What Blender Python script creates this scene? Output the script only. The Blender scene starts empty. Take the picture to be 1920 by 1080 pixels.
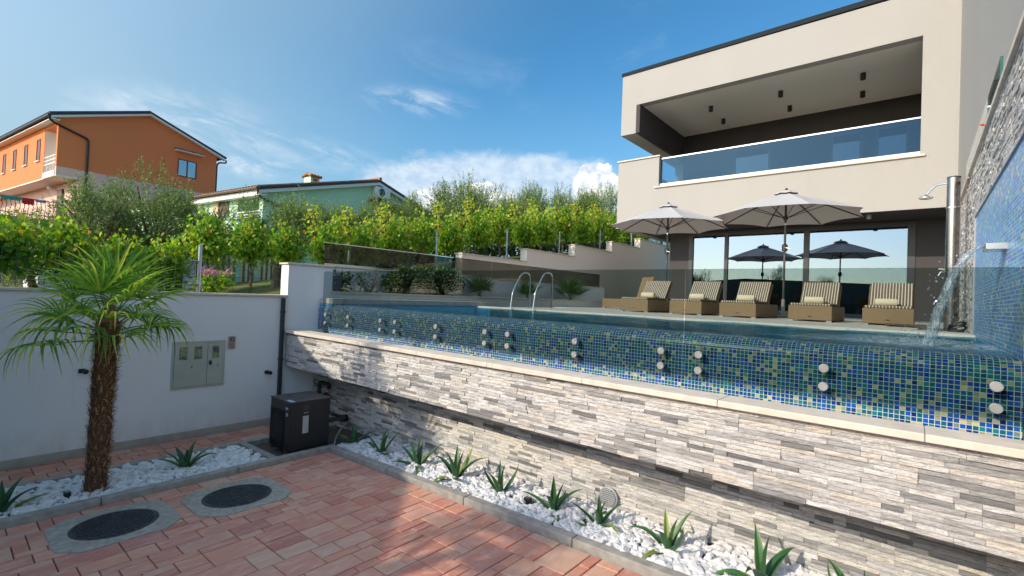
import bpy, math, random
import numpy as np
from mathutils import Vector, Matrix

R_ = math.radians
scene = bpy.context.scene
COL = scene.collection
rnd = random.Random(7)

# ------------------------------------------------------------------ camera
cam_d = bpy.data.cameras.new('camera')
cam = bpy.data.objects.new('camera', cam_d)
COL.objects.link(cam)
cam_d.sensor_width = 36.0
cam_d.lens = 905.0 / 1920.0 * 36.0
cam_d.clip_start = 0.05
cam_d.clip_end = 4000.0
pi_, ya_, ro_ = R_(1.0), R_(-40.2), R_(2.27)
fw = Vector((math.sin(ya_) * math.cos(pi_), math.cos(ya_) * math.cos(pi_), math.sin(pi_)))
rt = Vector((math.cos(ya_), -math.sin(ya_), 0))
up = rt.cross(fw)
rt2 = rt * math.cos(ro_) + up * math.sin(ro_)
up2 = up * math.cos(ro_) - rt * math.sin(ro_)
cam.matrix_world = Matrix(((rt2.x, up2.x, -fw.x, 0), (rt2.y, up2.y, -fw.y, 0), (rt2.z, up2.z, -fw.z, 0), (0, 0, 0, 1)))
scene.camera = cam

# ------------------------------------------------------------------ light
SUN_TRAVEL = Vector((0.36, 1.0, -0.60)).normalized()
SUN_EL = math.asin(-SUN_TRAVEL.z)
to_sun = -SUN_TRAVEL
sun_d = bpy.data.lights.new('sun', 'SUN')
sun_d.energy = 2.05
sun_d.angle = R_(0.6)
sun_d.color = (1.0, 0.865, 0.68)
sun = bpy.data.objects.new('sun', sun_d)
sun.rotation_euler = SUN_TRAVEL.to_track_quat('-Z', 'Y').to_euler()
COL.objects.link(sun)

scene.view_settings.view_transform = 'Standard'
scene.view_settings.look = 'None'
scene.view_settings.exposure = 1.12
scene.view_settings.gamma = 1.0
scene.cycles.max_bounces = 10
scene.cycles.transparent_max_bounces = 24
scene.cycles.caustics_reflective = False
scene.cycles.caustics_refractive = False
scene.cycles.sample_clamp_indirect = 6.0

world = bpy.data.worlds.new('World')
scene.world = world
world.use_nodes = True


def build_world():
    nt = world.node_tree
    N, L = nt.nodes, nt.links
    N.clear()
    out = N.new('ShaderNodeOutputWorld')
    bg = N.new('ShaderNodeBackground')
    bg.inputs['Strength'].default_value = 0.15
    sky = N.new('ShaderNodeTexSky')
    sky.sky_type = 'NISHITA'
    sky.sun_disc = False
    sky.sun_elevation = SUN_EL
    sky.sun_rotation = math.atan2(to_sun.x, to_sun.y)
    sky.altitude = 50
    sky.air_density = 1.15
    sky.dust_density = 1.0
    sky.ozone_density = 2.2
    tc = N.new('ShaderNodeTexCoord')
    sep = N.new('ShaderNodeSeparateXYZ')
    L.new(tc.outputs['Generated'], sep.inputs[0])

    def M(op, a, b=None, c=None):
        n = N.new('ShaderNodeMath')
        n.operation = op
        for i, v in enumerate((a, b, c)):
            if v is None:
                continue
            if isinstance(v, (int, float)):
                n.inputs[i].default_value = v
            else:
                L.new(v, n.inputs[i])
        return n.outputs[0]
    negx = M('MULTIPLY', sep.outputs[0], -1.0)
    az = M('MULTIPLY', M('ARCTAN2', negx, sep.outputs[1]), 57.29578)
    el = M('MULTIPLY', M('ARCSINE', sep.outputs[2]), 57.29578)

    def noise(sx, sy, scale, detail, rough, ox=0.0, dist=0.0, rot=0.0):
        cb = N.new('ShaderNodeCombineXYZ')
        ca, sa = math.cos(rot), math.sin(rot)
        u = M('ADD', M('MULTIPLY', az, ca), M('MULTIPLY', el, sa))
        v = M('ADD', M('MULTIPLY', az, -sa), M('MULTIPLY', el, ca))
        L.new(M('MULTIPLY', u, sx), cb.inputs[0])
        L.new(M('MULTIPLY', v, sy), cb.inputs[1])
        cb.inputs[2].default_value = ox
        t = N.new('ShaderNodeTexNoise')
        t.inputs['Scale'].default_value = scale
        t.inputs['Detail'].default_value = detail
        t.inputs['Roughness'].default_value = rough
        t.inputs['Distortion'].default_value = dist
        L.new(cb.outputs[0], t.inputs['Vector'])
        return t.outputs['Fac']

    def ramp(v, a, b):
        n = N.new('ShaderNodeMapRange')
        n.interpolation_type = 'SMOOTHSTEP'
        n.inputs['From Min'].default_value = a
        n.inputs['From Max'].default_value = b
        L.new(v, n.inputs['Value'])
        return n.outputs[0]

    def blob(a0, e0, ra, re, soft0=1.0, soft1=0.35, rot=0.0):
        da, de = M('SUBTRACT', az, a0), M('SUBTRACT', el, e0)
        ca, sa = math.cos(rot), math.sin(rot)
        u = M('DIVIDE', M('ADD', M('MULTIPLY', da, ca), M('MULTIPLY', de, sa)), ra)
        v = M('DIVIDE', M('ADD', M('MULTIPLY', da, -sa), M('MULTIPLY', de, ca)), re)
        r = M('SQRT', M('ADD', M('MULTIPLY', u, u), M('MULTIPLY', v, v)))
        return ramp(r, soft0, soft1)
    # anvil shaped bank low over the trees
    edge = noise(1, 1.6, 0.22, 7, 0.6, 3.0, 0.4)
    bank_r = M('SUBTRACT', blob(42.0, 10.4, 21.5, 7.6, 1.25, 0.25), M('MULTIPLY', edge, 0.75))
    bank = M('MULTIPLY', ramp(bank_r, -0.08, 0.26), 0.80)
    # small heaped clouds
    puffn = noise(1, 1.2, 0.75, 5, 0.62, 9.0)
    p1 = ramp(M('SUBTRACT', blob(30.8, 13.2, 3.6, 3.3, 1.3, 0.2), M('MULTIPLY', puffn, 0.9)), 0.0, 0.10)
    p2 = ramp(M('SUBTRACT', blob(43.6, 11.4, 4.2, 2.5, 1.3, 0.2), M('MULTIPLY', puffn, 0.9)), 0.0, 0.10)
    p3 = ramp(M('SUBTRACT', blob(49.5, 11.0, 3.8, 1.8, 1.3, 0.2), M('MULTIPLY', puffn, 0.9)), 0.0, 0.12)
    puffs = M('MULTIPLY', M('MAXIMUM', p1, M('MAXIMUM', p2, p3)), 0.92)
    # thin wisps
    wn = noise(0.5, 1.9, 0.20, 9, 0.66, 1.0, 1.2, 0.18)
    wmask = M('MAXIMUM', blob(76, 15.6, 9, 3.2, 1.2, 0.0, -0.12), M('MAXIMUM', M('MULTIPLY', blob(67, 14.6, 14, 2.1, 1.2, 0.0, 0.05), 0.8), M('MAXIMUM', blob(69.5, 12.3, 7.0, 1.6, 1.1, 0.1), M('MULTIPLY', blob(52, 21.3, 7, 1.8, 1.2, 0.1), 0.75))))
    wisps = M('MULTIPLY', M('MULTIPLY', ramp(wn, 0.36, 0.68), wmask), 0.95)
    # distant scattered veil elsewhere in the sky, for reflections
    veil = M('MULTIPLY', ramp(noise(0.5, 1.2, 0.11, 8, 0.62, 5.0, 0.6), 0.56, 0.82), 0.28)
    vm = ramp(el, 2.0, 10.0)
    veil = M('MULTIPLY', veil, vm)
    low = M('MULTIPLY', ramp(el, 16.0, -2.0), 0.32)     # milky horizon air
    low = M('MULTIPLY', low, ramp(az, 22.0, 75.0))
    cov = M('MINIMUM', M('ADD', M('ADD', bank, wisps), M('MULTIPLY', veil, 0.6)), 0.88)
    shade = noise(1, 1.3, 0.5, 5, 0.6, 12.0)
    tint = N.new('ShaderNodeMix')
    tint.data_type = 'RGBA'
    tint.inputs['A'].default_value = (1.85, 2.3, 2.85, 1)
    tint.inputs['B'].default_value = (2.6, 2.9, 3.2, 1)
    L.new(ramp(shade, 0.35, 0.65), tint.inputs['Factor'])
    # graded deep blue away from the sun, pale low; sunward left bright for fill
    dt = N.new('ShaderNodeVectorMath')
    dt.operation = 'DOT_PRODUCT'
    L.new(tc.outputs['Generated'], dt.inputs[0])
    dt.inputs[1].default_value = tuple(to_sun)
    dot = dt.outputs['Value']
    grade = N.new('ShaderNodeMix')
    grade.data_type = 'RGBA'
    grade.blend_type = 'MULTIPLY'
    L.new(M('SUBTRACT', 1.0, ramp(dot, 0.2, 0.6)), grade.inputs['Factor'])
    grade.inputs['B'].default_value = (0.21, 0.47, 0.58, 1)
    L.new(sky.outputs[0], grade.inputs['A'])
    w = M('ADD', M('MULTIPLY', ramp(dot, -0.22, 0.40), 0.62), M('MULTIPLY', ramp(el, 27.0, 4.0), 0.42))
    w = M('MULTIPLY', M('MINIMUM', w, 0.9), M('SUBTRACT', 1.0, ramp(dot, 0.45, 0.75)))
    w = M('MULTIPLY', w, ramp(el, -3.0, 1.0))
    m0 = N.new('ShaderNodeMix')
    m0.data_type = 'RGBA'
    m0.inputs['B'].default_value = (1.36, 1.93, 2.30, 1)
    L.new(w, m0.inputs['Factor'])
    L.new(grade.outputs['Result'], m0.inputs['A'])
    m1 = N.new('ShaderNodeMix')
    m1.data_type = 'RGBA'
    L.new(cov, m1.inputs['Factor'])
    L.new(m0.outputs['Result'], m1.inputs['A'])
    L.new(tint.outputs['Result'], m1.inputs['B'])
    m2 = N.new('ShaderNodeMix')
    m2.data_type = 'RGBA'
    L.new(puffs, m2.inputs['Factor'])
    L.new(m1.outputs['Result'], m2.inputs['A'])
    puffc = N.new('ShaderNodeMix')
    puffc.data_type = 'RGBA'
    puffc.inputs['A'].default_value = (2.1, 2.4, 2.85, 1)
    puffc.inputs['B'].default_value = (3.7, 3.65, 3.55, 1)
    L.new(ramp(noise(1, 1.3, 0.9, 4, 0.6, 9.6), 0.36, 0.60), puffc.inputs['Factor'])
    L.new(puffc.outputs['Result'], m2.inputs['B'])
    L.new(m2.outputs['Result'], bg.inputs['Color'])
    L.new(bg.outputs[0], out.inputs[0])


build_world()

# ------------------------------------------------------------------ helpers
ORG = {}      # world position of each object's own origin


class MB:
    """collects world-space geometry that becomes one mesh"""

    def __init__(s):
        s.v, s.f, s.c, s.uv = [], [], [], {}

    def face(s, pts, col=0.5, uv=None):
        b = len(s.v)
        s.v.extend([tuple(p) for p in pts])
        s.f.append(tuple(range(b, b + len(pts))))
        s.c.append(col)
        if uv:
            s.uv[len(s.f) - 1] = uv

    def hexa(s, p, col=0.5, skip=()):
        # p: 8 corners, bottom 0-3 ccw, top 4-7 ccw
        b = len(s.v)
        s.v.extend([tuple(q) for q in p])
        for k, q in enumerate(((0, 3, 2, 1), (4, 5, 6, 7), (0, 1, 5, 4), (1, 2, 6, 5), (2, 3, 7, 6), (3, 0, 4, 7))):
            if k in skip:
                continue
            s.f.append(tuple(b + i for i in q))
            s.c.append(col)

    def box(s, x0, x1, y0, y1, z0, z1, col=0.5, skip=()):
        s.hexa([(x0, y0, z0), (x1, y0, z0), (x1, y1, z0), (x0, y1, z0), (x0, y0, z1), (x1, y0, z1), (x1, y1, z1), (x0, y1, z1)], col, skip)
        return s

    def fbox(s, fr, a0, a1, b0, b1, z0, z1, col=0.5):
        """box in a horizontal local frame fr=(origin, u, w)"""
        o, u, w = fr

        def P(a, b, z):
            return (o[0] + u[0] * a + w[0] * b, o[1] + u[1] * a + w[1] * b, z)
        s.hexa([P(a0, b0, z0), P(a1, b0, z0), P(a1, b1, z0), P(a0, b1, z0), P(a0, b0, z1), P(a1, b0, z1), P(a1, b1, z1), P(a0, b1, z1)], col)
        return s

    def bar(s, p, q, w, h, col=0.5):
        p, q = Vector(p), Vector(q)
        d = (q - p).normalized()
        a = d.cross(Vector((0, 0, 1)))
        if a.length < 1e-3:
            a = Vector((1, 0, 0))
        a.normalize()
        b = a.cross(d).normalized()
        a, b = a * w / 2, b * h / 2
        s.hexa([p - a - b, p + a - b, q + a - b, q - a - b, p - a + b, p + a + b, q + a + b, q - a + b], col)
        return s

    def tube(s, pts, rad, n=10, col=0.5, cap=True):
        pts = [Vector(p) for p in pts]
        if not isinstance(rad, (list, tuple)):
            rad = [rad] * len(pts)
        rings = []
        pa = None
        for i, p in enumerate(pts):
            t = (pts[min(i + 1, len(pts) - 1)] - pts[max(i - 1, 0)]).normalized()
            if pa is None:
                a = t.cross(Vector((0, 0, 1)))
                if a.length < 1e-3:
                    a = Vector((1, 0, 0))
            else:
                a = pa - t * pa.dot(t)
            a.normalize()
            pa = a
            bb = t.cross(a)
            base = len(s.v)
            for k in range(n):
                th = 2 * math.pi * k / n
                s.v.append(tuple(p + (a * math.cos(th) + bb * math.sin(th)) * rad[i]))
            rings.append(base)
        for i in range(len(rings) - 1):
            for k in range(n):
                k2 = (k + 1) % n
                s.f.append((rings[i] + k, rings[i] + k2, rings[i + 1] + k2, rings[i + 1] + k))
                s.c.append(col)
        if cap:
            s.f.append(tuple(rings[0] + k for k in reversed(range(n))))
            s.c.append(col)
            s.f.append(tuple(rings[-1] + k for k in range(n)))
            s.c.append(col)
        return s

    def lathe(s, c, prof, n=24, col=0.5, axis=(0, 0, 1)):
        """prof: list of (radius, height) along axis from c"""
        c, ax = Vector(c), Vector(axis).normalized()
        a = ax.cross(Vector((0, 0, 1)))
        if a.length < 1e-3:
            a = Vector((1, 0, 0))
        a.normalize()
        b = ax.cross(a)
        rings = []
        for (r, h) in prof:
            base = len(s.v)
            for k in range(n):
                th = 2 * math.pi * k / n
                s.v.append(tuple(c + ax * h + (a * math.cos(th) + b * math.sin(th)) * max(r, 1e-4)))
            rings.append(base)
        for i in range(len(rings) - 1):
            for k in range(n):
                k2 = (k + 1) % n
                s.f.append((rings[i] + k, rings[i] + k2, rings[i + 1] + k2, rings[i + 1] + k))
                s.c.append(col)
        for base, rev in ((rings[0], True), (rings[-1], False)):
            s.f.append(tuple(base + k for k in (reversed(range(n)) if rev else range(n))))
            s.c.append(col)
        return s

    def prism(s, poly, off, col=0.5):
        """polygon (3d points) extruded by vector off"""
        n = len(poly)
        b = len(s.v)
        o = Vector(off)
        s.v.extend([tuple(p) for p in poly])
        s.v.extend([tuple(Vector(p) + o) for p in poly])
        s.f.append(tuple(b + i for i in reversed(range(n))))
        s.f.append(tuple(b + n + i for i in range(n)))
        s.c += [col, col]
        for i in range(n):
            j = (i + 1) % n
            s.f.append((b + i, b + j, b + n + j, b + n + i))
            s.c.append(col)
        return s

    def build(s, name, material, parent=None, smooth=False, bevel=0.0, world_origin=None):
        o3 = Vector((0, 0, 0))
        if parent is not None:
            o3 = ORG[parent.name]
        elif world_origin is not None:
            o3 = Vector(world_origin)
        arr = np.array(s.v, dtype=np.float64) - np.array(o3)
        me = bpy.data.meshes.new(name)
        me.from_pydata(arr.tolist(), [], s.f)
        me.materials.append(material)
        ca = me.color_attributes.new('tint', 'FLOAT_COLOR', 'CORNER')
        tot = np.array([len(f) for f in s.f])
        cc = np.repeat(np.array(s.c, dtype=np.float32), tot)
        buf = np.stack([cc, cc, cc, np.ones_like(cc)], 1).ravel()
        ca.data.foreach_set('color', buf)
        if smooth:
            me.polygons.foreach_set('use_smooth', [True] * len(me.polygons))
        me.update()
        ob = bpy.data.objects.new(name, me)
        COL.objects.link(ob)
        if parent is not None:
            ob.parent = parent
        else:
            ob.location = o3
        ORG[ob.name] = o3.copy()
        if bevel > 0:
            m = ob.modifiers.new('bevel', 'BEVEL')
            m.width = bevel
            m.segments = 2
            m.limit_method = 'ANGLE'
            m.angle_limit = R_(40)
        elif smooth:
            try:
                me.set_sharp_from_angle(angle=R_(38))
            except Exception:
                pass
        return ob


def thing(name, label, cat, loc, group=None, kind='thing'):
    o = bpy.data.objects.new(name, None)
    o.empty_display_size = 0.1
    COL.objects.link(o)
    o.location = loc
    ORG[o.name] = Vector(loc)
    o['label'] = label
    o['category'] = cat
    o['kind'] = kind
    if group:
        o['group'] = group
    return o


def tag(o, label, cat, group=None, kind='thing'):
    o['label'] = label
    o['category'] = cat
    o['kind'] = kind
    if group:
        o['group'] = group
    return o


def kids(o):
    return [c for c in bpy.data.objects if c.parent == o]


def dup(root, loc, rz=None, label=None, scale=None):
    """copy of a thing with its parts and sub-parts"""
    r = root.copy()
    COL.objects.link(r)
    r.location = loc
    if rz is not None:
        r.rotation_euler = (0, 0, rz)
    if scale is not None:
        r.scale = (scale,) * 3
    if label:
        r['label'] = label
    for ch in kids(root):
        c = ch.copy()
        COL.objects.link(c)
        c.parent = r
        for g in kids(ch):
            d = g.copy()
            COL.objects.link(d)
            d.parent = c
    return r


# ------------------------------------------------------------------ materials
class NT:
    def __init__(s, name):
        s.m = bpy.data.materials.new(name)
        s.m.use_nodes = True
        s.nt = s.m.node_tree
        s.N, s.L = s.nt.nodes, s.nt.links
        s.N.clear()
        s.out = s.N.new('ShaderNodeOutputMaterial')

    def node(s, t, **kw):
        n = s.N.new(t)
        for k, v in kw.items():
            setattr(n, k, v)
        return n

    def set(s, sock, v):
        if isinstance(v, bpy.types.NodeSocket):
            s.L.new(v, sock)
        elif isinstance(v, (tuple, list)) and len(v) == 3 and sock.type == 'RGBA':
            sock.default_value = (*v, 1)
        else:
            sock.default_value = v

    def math(s, op, a, b=0.0, c=0.0):
        n = s.node('ShaderNodeMath', operation=op)
        for i, v in enumerate((a, b, c)):
            s.set(n.inputs[i], v)
        return n.outputs[0]

    def mix(s, f, a, b, blend='MIX'):
        n = s.node('ShaderNodeMix', data_type='RGBA', blend_type=blend)
        s.set(n.inputs['Factor'], f)
        s.set(n.inputs['A'], a)
        s.set(n.inputs['B'], b)
        return n.outputs['Result']

    def pos(s, obj=False):
        if obj:
            return s.node('ShaderNodeTexCoord').outputs['Object']
        return s.node('ShaderNodeNewGeometry').outputs['Position']

    def noise(s, vec, scale, detail=4, rough=0.55, dist=0.0):
        n = s.node('ShaderNodeTexNoise')
        s.L.new(vec, n.inputs['Vector'])
        n.inputs['Scale'].default_value = scale
        n.inputs['Detail'].default_value = detail
        n.inputs['Roughness'].default_value = rough
        n.inputs['Distortion'].default_value = dist
        return n.outputs['Fac']

    def ramp(s, v, a, b, lo=0.0, hi=1.0):
        n = s.node('ShaderNodeMapRange')
        s.L.new(v, n.inputs['Value'])
        for k, x in (('From Min', a), ('From Max', b), ('To Min', lo), ('To Max', hi)):
            n.inputs[k].default_value = x
        return n.outputs[0]

    def cramp(s, v, stops, const=False):
        n = s.node('ShaderNodeValToRGB')
        s.L.new(v, n.inputs[0])
        e = n.color_ramp.elements
        while len(e) < len(stops):
            e.new(0.5)
        for i, (p, c) in enumerate(stops):
            e[i].position = p
            e[i].color = (*c, 1)
        if const:
            n.color_ramp.interpolation = 'CONSTANT'
        return n.outputs[0]

    def scalevec(s, vec, sx, sy, sz):
        n = s.node('ShaderNodeVectorMath', operation='MULTIPLY')
        s.L.new(vec, n.inputs[0])
        n.inputs[1].default_value = (sx, sy, sz)
        return n.outputs[0]

    def bump(s, h, strength=0.3, dist=0.01):
        n = s.node('ShaderNodeBump')
        n.inputs['Strength'].default_value = strength
        n.inputs['Distance'].default_value = dist
        s.L.new(h, n.inputs['Height'])
        return n.outputs[0]

    def tint(s):
        n = s.node('ShaderNodeVertexColor', layer_name='tint')
        return n.outputs[0]

    def prin(s, col, rough=0.6, metal=0.0, normal=None, spec=0.5, **kw):
        n = s.node('ShaderNodeBsdfPrincipled')
        s.set(n.inputs['Base Color'], col)
        s.set(n.inputs['Roughness'], rough)
        s.set(n.inputs['Metallic'], metal)
        s.set(n.inputs['Specular IOR Level'], spec)
        if normal is not None:
            s.L.new(normal, n.inputs['Normal'])
        for k, v in kw.items():
            s.set(n.inputs[k], v)
        s.L.new(n.outputs[0], s.out.inputs[0])
        return n


MATS = {}


def plain(name, col, rough=0.6, metal=0.0, var=0.12, scale=6.0, bump=0.0, bscale=120.0, spec=0.5):
    """a colour with slight weathering and fine surface grain"""
    if name in MATS:
        return MATS[name]
    t = NT(name)
    p = t.pos()
    n1 = t.noise(p, scale, 5, 0.6)
    c2 = tuple(c * (1 - var) for c in col)
    c3 = tuple(min(1, c * (1 + var * 0.6)) for c in col)
    c = t.mix(t.ramp(n1, 0.35, 0.65), c2, c3)
    nm = None
    if bump > 0:
        nm = t.bump(t.noise(p, bscale, 3, 0.6), bump, 0.004)
    r = t.ramp(n1, 0.3, 0.7, max(0.02, rough - 0.06), min(1, rough + 0.06))
    t.prin(c, r, metal, nm, spec)
    MATS[name] = t.m
    return t.m


def render_mat(name, col, var=0.05, stain=0.04):
    """scratched exterior render"""
    t = NT(name)
    p = t.pos()
    big = t.noise(t.scalevec(p, 1, 1, 0.35), 0.8, 5, 0.6)
    fine = t.noise(p, 160, 3, 0.7)
    c = t.mix(t.ramp(big, 0.3, 0.7), tuple(x * (1 - stain) for x in col), col)
    c = t.mix(t.ramp(fine, 0.4, 0.62), tuple(x * (1 - var * 2.2) for x in col), c)
    run = t.noise(t.scalevec(p, 9, 9, 0.45), 1.0, 5, 0.7)
    c = t.mix(t.ramp(run, 0.56, 0.82, 0, 0.16), c, tuple(x * 0.62 for x in col))
    t.prin(c, 0.92, 0, t.bump(t.noise(p, 60, 5, 0.75), 0.7, 0.012), 0.25)
    return t.m


def wall_mat():
    t = NT('white_wall')
    p = t.pos()
    sp = t.node('ShaderNodeSeparateXYZ')
    t.L.new(p, sp.inputs[0])
    big = t.noise(t.scalevec(p, 1, 1, 0.3), 1.1, 6, 0.65)
    fine = t.noise(p, 160, 3, 0.7)
    c = t.mix(t.ramp(big, 0.3, 0.7), (0.78, 0.78, 0.81), (0.84, 0.84, 0.88))
    c = t.mix(t.ramp(fine, 0.4, 0.62), (0.74, 0.74, 0.77), c)
    splash = t.math('MULTIPLY', t.ramp(sp.outputs[2], -1.80, -1.45, 1.0, 0.0), t.ramp(t.noise(t.scalevec(p, 1, 1, 0.6), 7, 7, 0.7), 0.35, 0.7))
    c = t.mix(t.math('MULTIPLY', splash, 0.45), c, (0.36, 0.31, 0.26))
    run = t.noise(t.scalevec(p, 1, 14, 0.5), 1.2, 5, 0.7)
    c = t.mix(t.ramp(run, 0.58, 0.80, 0, 0.14), c, (0.45, 0.43, 0.42))
    t.prin(c, 0.92, 0, t.bump(t.noise(p, 95, 4, 0.7), 0.55, 0.006), 0.25)
    return t.m


M_wall = wall_mat()
M_white = render_mat('white_render', (0.84, 0.84, 0.87), 0.06, 0.06)
M_villa = render_mat('villa_render', (0.415, 0.405, 0.385), 0.08, 0.08)
M_stairwall = render_mat('cream_render', (0.88, 0.78, 0.68))
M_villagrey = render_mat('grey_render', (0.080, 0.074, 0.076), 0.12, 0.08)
M_orange = render_mat('orange_render', (0.80, 0.245, 0.095))
M_pink = render_mat('pink_render', (0.78, 0.52, 0.45))
M_green = render_mat('green_render', (0.55, 0.80, 0.58))
M_ceil = render_mat('ceiling_render', (0.84, 0.80, 0.74), 0.02, 0.03)
M_coping = plain('limestone', (0.62, 0.55, 0.46), 0.7, var=0.12, scale=9, bump=0.25, bscale=60)
M_curb = plain('kerb_concrete', (0.31, 0.295, 0.265), 0.9, var=0.22, scale=14, bump=0.5, bscale=180)
M_conc = plain('concrete_ring', (0.34, 0.315, 0.265), 0.95, var=0.25, scale=22, bump=0.7, bscale=150)
M_black = plain('black_plastic', (0.012, 0.013, 0.016), 0.42, var=0.3, scale=8)
M_anth = plain('anthracite_metal', (0.035, 0.04, 0.047), 0.45, 0.2, var=0.1)
M_steel = plain('brushed_steel', (0.62, 0.60, 0.57), 0.22, 1.0, var=0.06, scale=3)
M_cap = plain('satin_cap', (0.60, 0.59, 0.57), 0.30, 0.8, var=0.04, scale=3)
M_chrome = plain('chrome', (0.80, 0.80, 0.80), 0.08, 1.0, var=0.02)
M_white_paint = plain('white_paint', (0.75, 0.75, 0.74), 0.5, var=0.04)
M_wood = plain('dark_wood', (0.09, 0.05, 0.03), 0.6, var=0.3, scale=20)
M_brown = plain('brown_frame', (0.10, 0.035, 0.018), 0.5, var=0.2)
M_rub = plain('grey_plastic', (0.32, 0.33, 0.34), 0.5)
M_soil = plain('soil', (0.10, 0.07, 0.045), 1.0, var=0.4, scale=20, bump=0.9, bscale=60)
M_canvas = plain('umbrella_canvas', (0.42, 0.42, 0.43), 0.85, var=0.05, scale=30, bump=0.15, bscale=400)
M_towel = plain('towel', (0.78, 0.66, 0.47), 1.0, var=0.06, scale=60, bump=1.0, bscale=500)
M_cab = plain('cabinet_paint', (0.42, 0.45, 0.40), 0.5, var=0.08, scale=5)
M_galv = plain('galvanised', (0.42, 0.45, 0.50), 0.45, 0.7, var=0.15)
M_copper = plain('copper_pipe', (0.55, 0.22, 0.10), 0.35, 0.9)
M_bark = plain('bark', (0.16, 0.12, 0.08), 0.95, var=0.35, scale=25, bump=0.9, bscale=50)


def glass_mat(name, tcol, gcol=(0.9, 0.95, 1.0), ior=1.5, extra=0.0, rough=0.0):
    t = NT(name)
    tr = t.node('ShaderNodeBsdfTransparent')
    t.set(tr.inputs[0], tcol)
    gl = t.node('ShaderNodeBsdfGlossy')
    t.set(gl.inputs['Color'], gcol)
    gl.inputs['Roughness'].default_value = rough
    fr = t.node('ShaderNodeFresnel')
    bf = t.node('ShaderNodeNewGeometry').outputs['Backfacing']
    t.L.new(t.ramp(bf, 0, 1, ior, 1.0 / ior), fr.inputs['IOR'])   # same reflectance on both faces of a pane
    f = fr.outputs[0]
    if extra:
        f = t.math('MINIMUM', t.math('ADD', t.math('MULTIPLY', f, 1 - extra), extra), 1.0)
    mx = t.node('ShaderNodeMixShader')
    t.L.new(f, mx.inputs[0])
    t.L.new(tr.outputs[0], mx.inputs[1])
    t.L.new(gl.outputs[0], mx.inputs[2])
    t.L.new(mx.outputs[0], t.out.inputs[0])
    return t.m


M_fence = glass_mat('fence_glass', (0.67, 0.725, 0.715), (0.8, 0.9, 1.0), ior=1.35)
M_side = glass_mat('smoked_glass', (0.52, 0.51, 0.47), (0.8, 0.8, 0.76), ior=1.5)
M_blue = glass_mat('blue_glass', (0.50, 0.66, 0.76), (0.17, 0.30, 0.42), ior=1.45, extra=0.05)
M_door = glass_mat('window_glass', (0.30, 0.36, 0.35), (0.25, 0.33, 0.44), ior=1.6, extra=0.50)
M_pane2 = glass_mat('balcony_pane', (0.35, 0.38, 0.40), (0.5, 0.6, 0.7), ior=1.5, extra=0.04)
M_pane = glass_mat('house_glass', (0.15, 0.18, 0.2), (0.85, 0.92, 1.0), ior=1.6, extra=0.35)
M_clear = glass_mat('clear_glass', (0.80, 0.90, 0.87), ior=1.45)


def mosaic_mat(name, plane, pitch, weights, grout=(0.50, 0.55, 0.48), offset=False, gw=0.065, gloss=0.25, spec=0.22):
    """glass mosaic in metres; plane 'xz' or 'yz' or 'xy'; tiles pick one of three families"""
    t = NT(name)
    sp = t.node('ShaderNodeSeparateXYZ')
    t.L.new(t.pos(), sp.inputs[0])
    ax = {'x': 0, 'y': 1, 'z': 2}
    u0 = t.math('DIVIDE', sp.outputs[ax[plane[0]]], pitch[0])
    v0 = t.math('DIVIDE', sp.outputs[ax[plane[1]]], pitch[1])
    if plane == 'xz':
        # follow the rounded lip: metres travelled backwards count as height
        v0 = t.math('ADD', v0, t.math('DIVIDE', t.math('SUBTRACT', sp.outputs[1], 3.6), pitch[1]))
    vi = t.math('FLOOR', v0)
    if offset:
        wob = t.node('ShaderNodeTexWhiteNoise', noise_dimensions='1D')
        t.L.new(vi, wob.inputs['W'])
        u0 = t.math('ADD', u0, t.math('MULTIPLY', vi, 0.5))
        u0 = t.math('ADD', u0, t.math('MULTIPLY', wob.outputs['Value'], 0.12))
    ui = t.math('FLOOR', u0)
    fu, fv = t.math('FRACT', u0), t.math('FRACT', v0)
    # merge into longer pieces of equal colour now and then
    cb = t.node('ShaderNodeCombineXYZ')
    t.L.new(ui, cb.inputs[0])
    t.L.new(vi, cb.inputs[1])
    wn = t.node('ShaderNodeTexWhiteNoise', noise_dimensions='3D')
    t.L.new(cb.outputs[0], wn.inputs['Vector'])
    cb2 = t.node('ShaderNodeCombineXYZ')
    t.L.new(ui, cb2.inputs[0])
    t.L.new(vi, cb2.inputs[1])
    cb2.inputs[2].default_value = 7.3
    wn2 = t.node('ShaderNodeTexWhiteNoise', noise_dimensions='3D')
    t.L.new(cb2.outputs[0], wn2.inputs['Vector'])
    col = t.cramp(wn.outputs['Value'], weights, True)
    col = t.mix(t.ramp(wn2.outputs['Value'], 0, 1, 0.0, 0.55), col, (0.02, 0.12, 0.20))
    eu = t.math('MINIMUM', fu, t.math('SUBTRACT', 1.0, fu))
    ev = t.math('MINIMUM', fv, t.math('SUBTRACT', 1.0, fv))
    e = t.math('MINIMUM', eu, ev)
    mask = t.ramp(e, gw * 0.7, gw * 1.15)
    c = t.mix(mask, grout, col)
    rough = t.ramp(mask, 0, 1, 0.9, gloss)
    h = t.math('ADD', t.ramp(e, gw * 0.6, gw * 2.2), t.math('MULTIPLY', wn2.outputs['Value'], 0.35))
    nm = t.bump(h, 0.35, 0.0015)
    t.prin(c, rough, 0, nm, spec)
    return t.m


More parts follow.
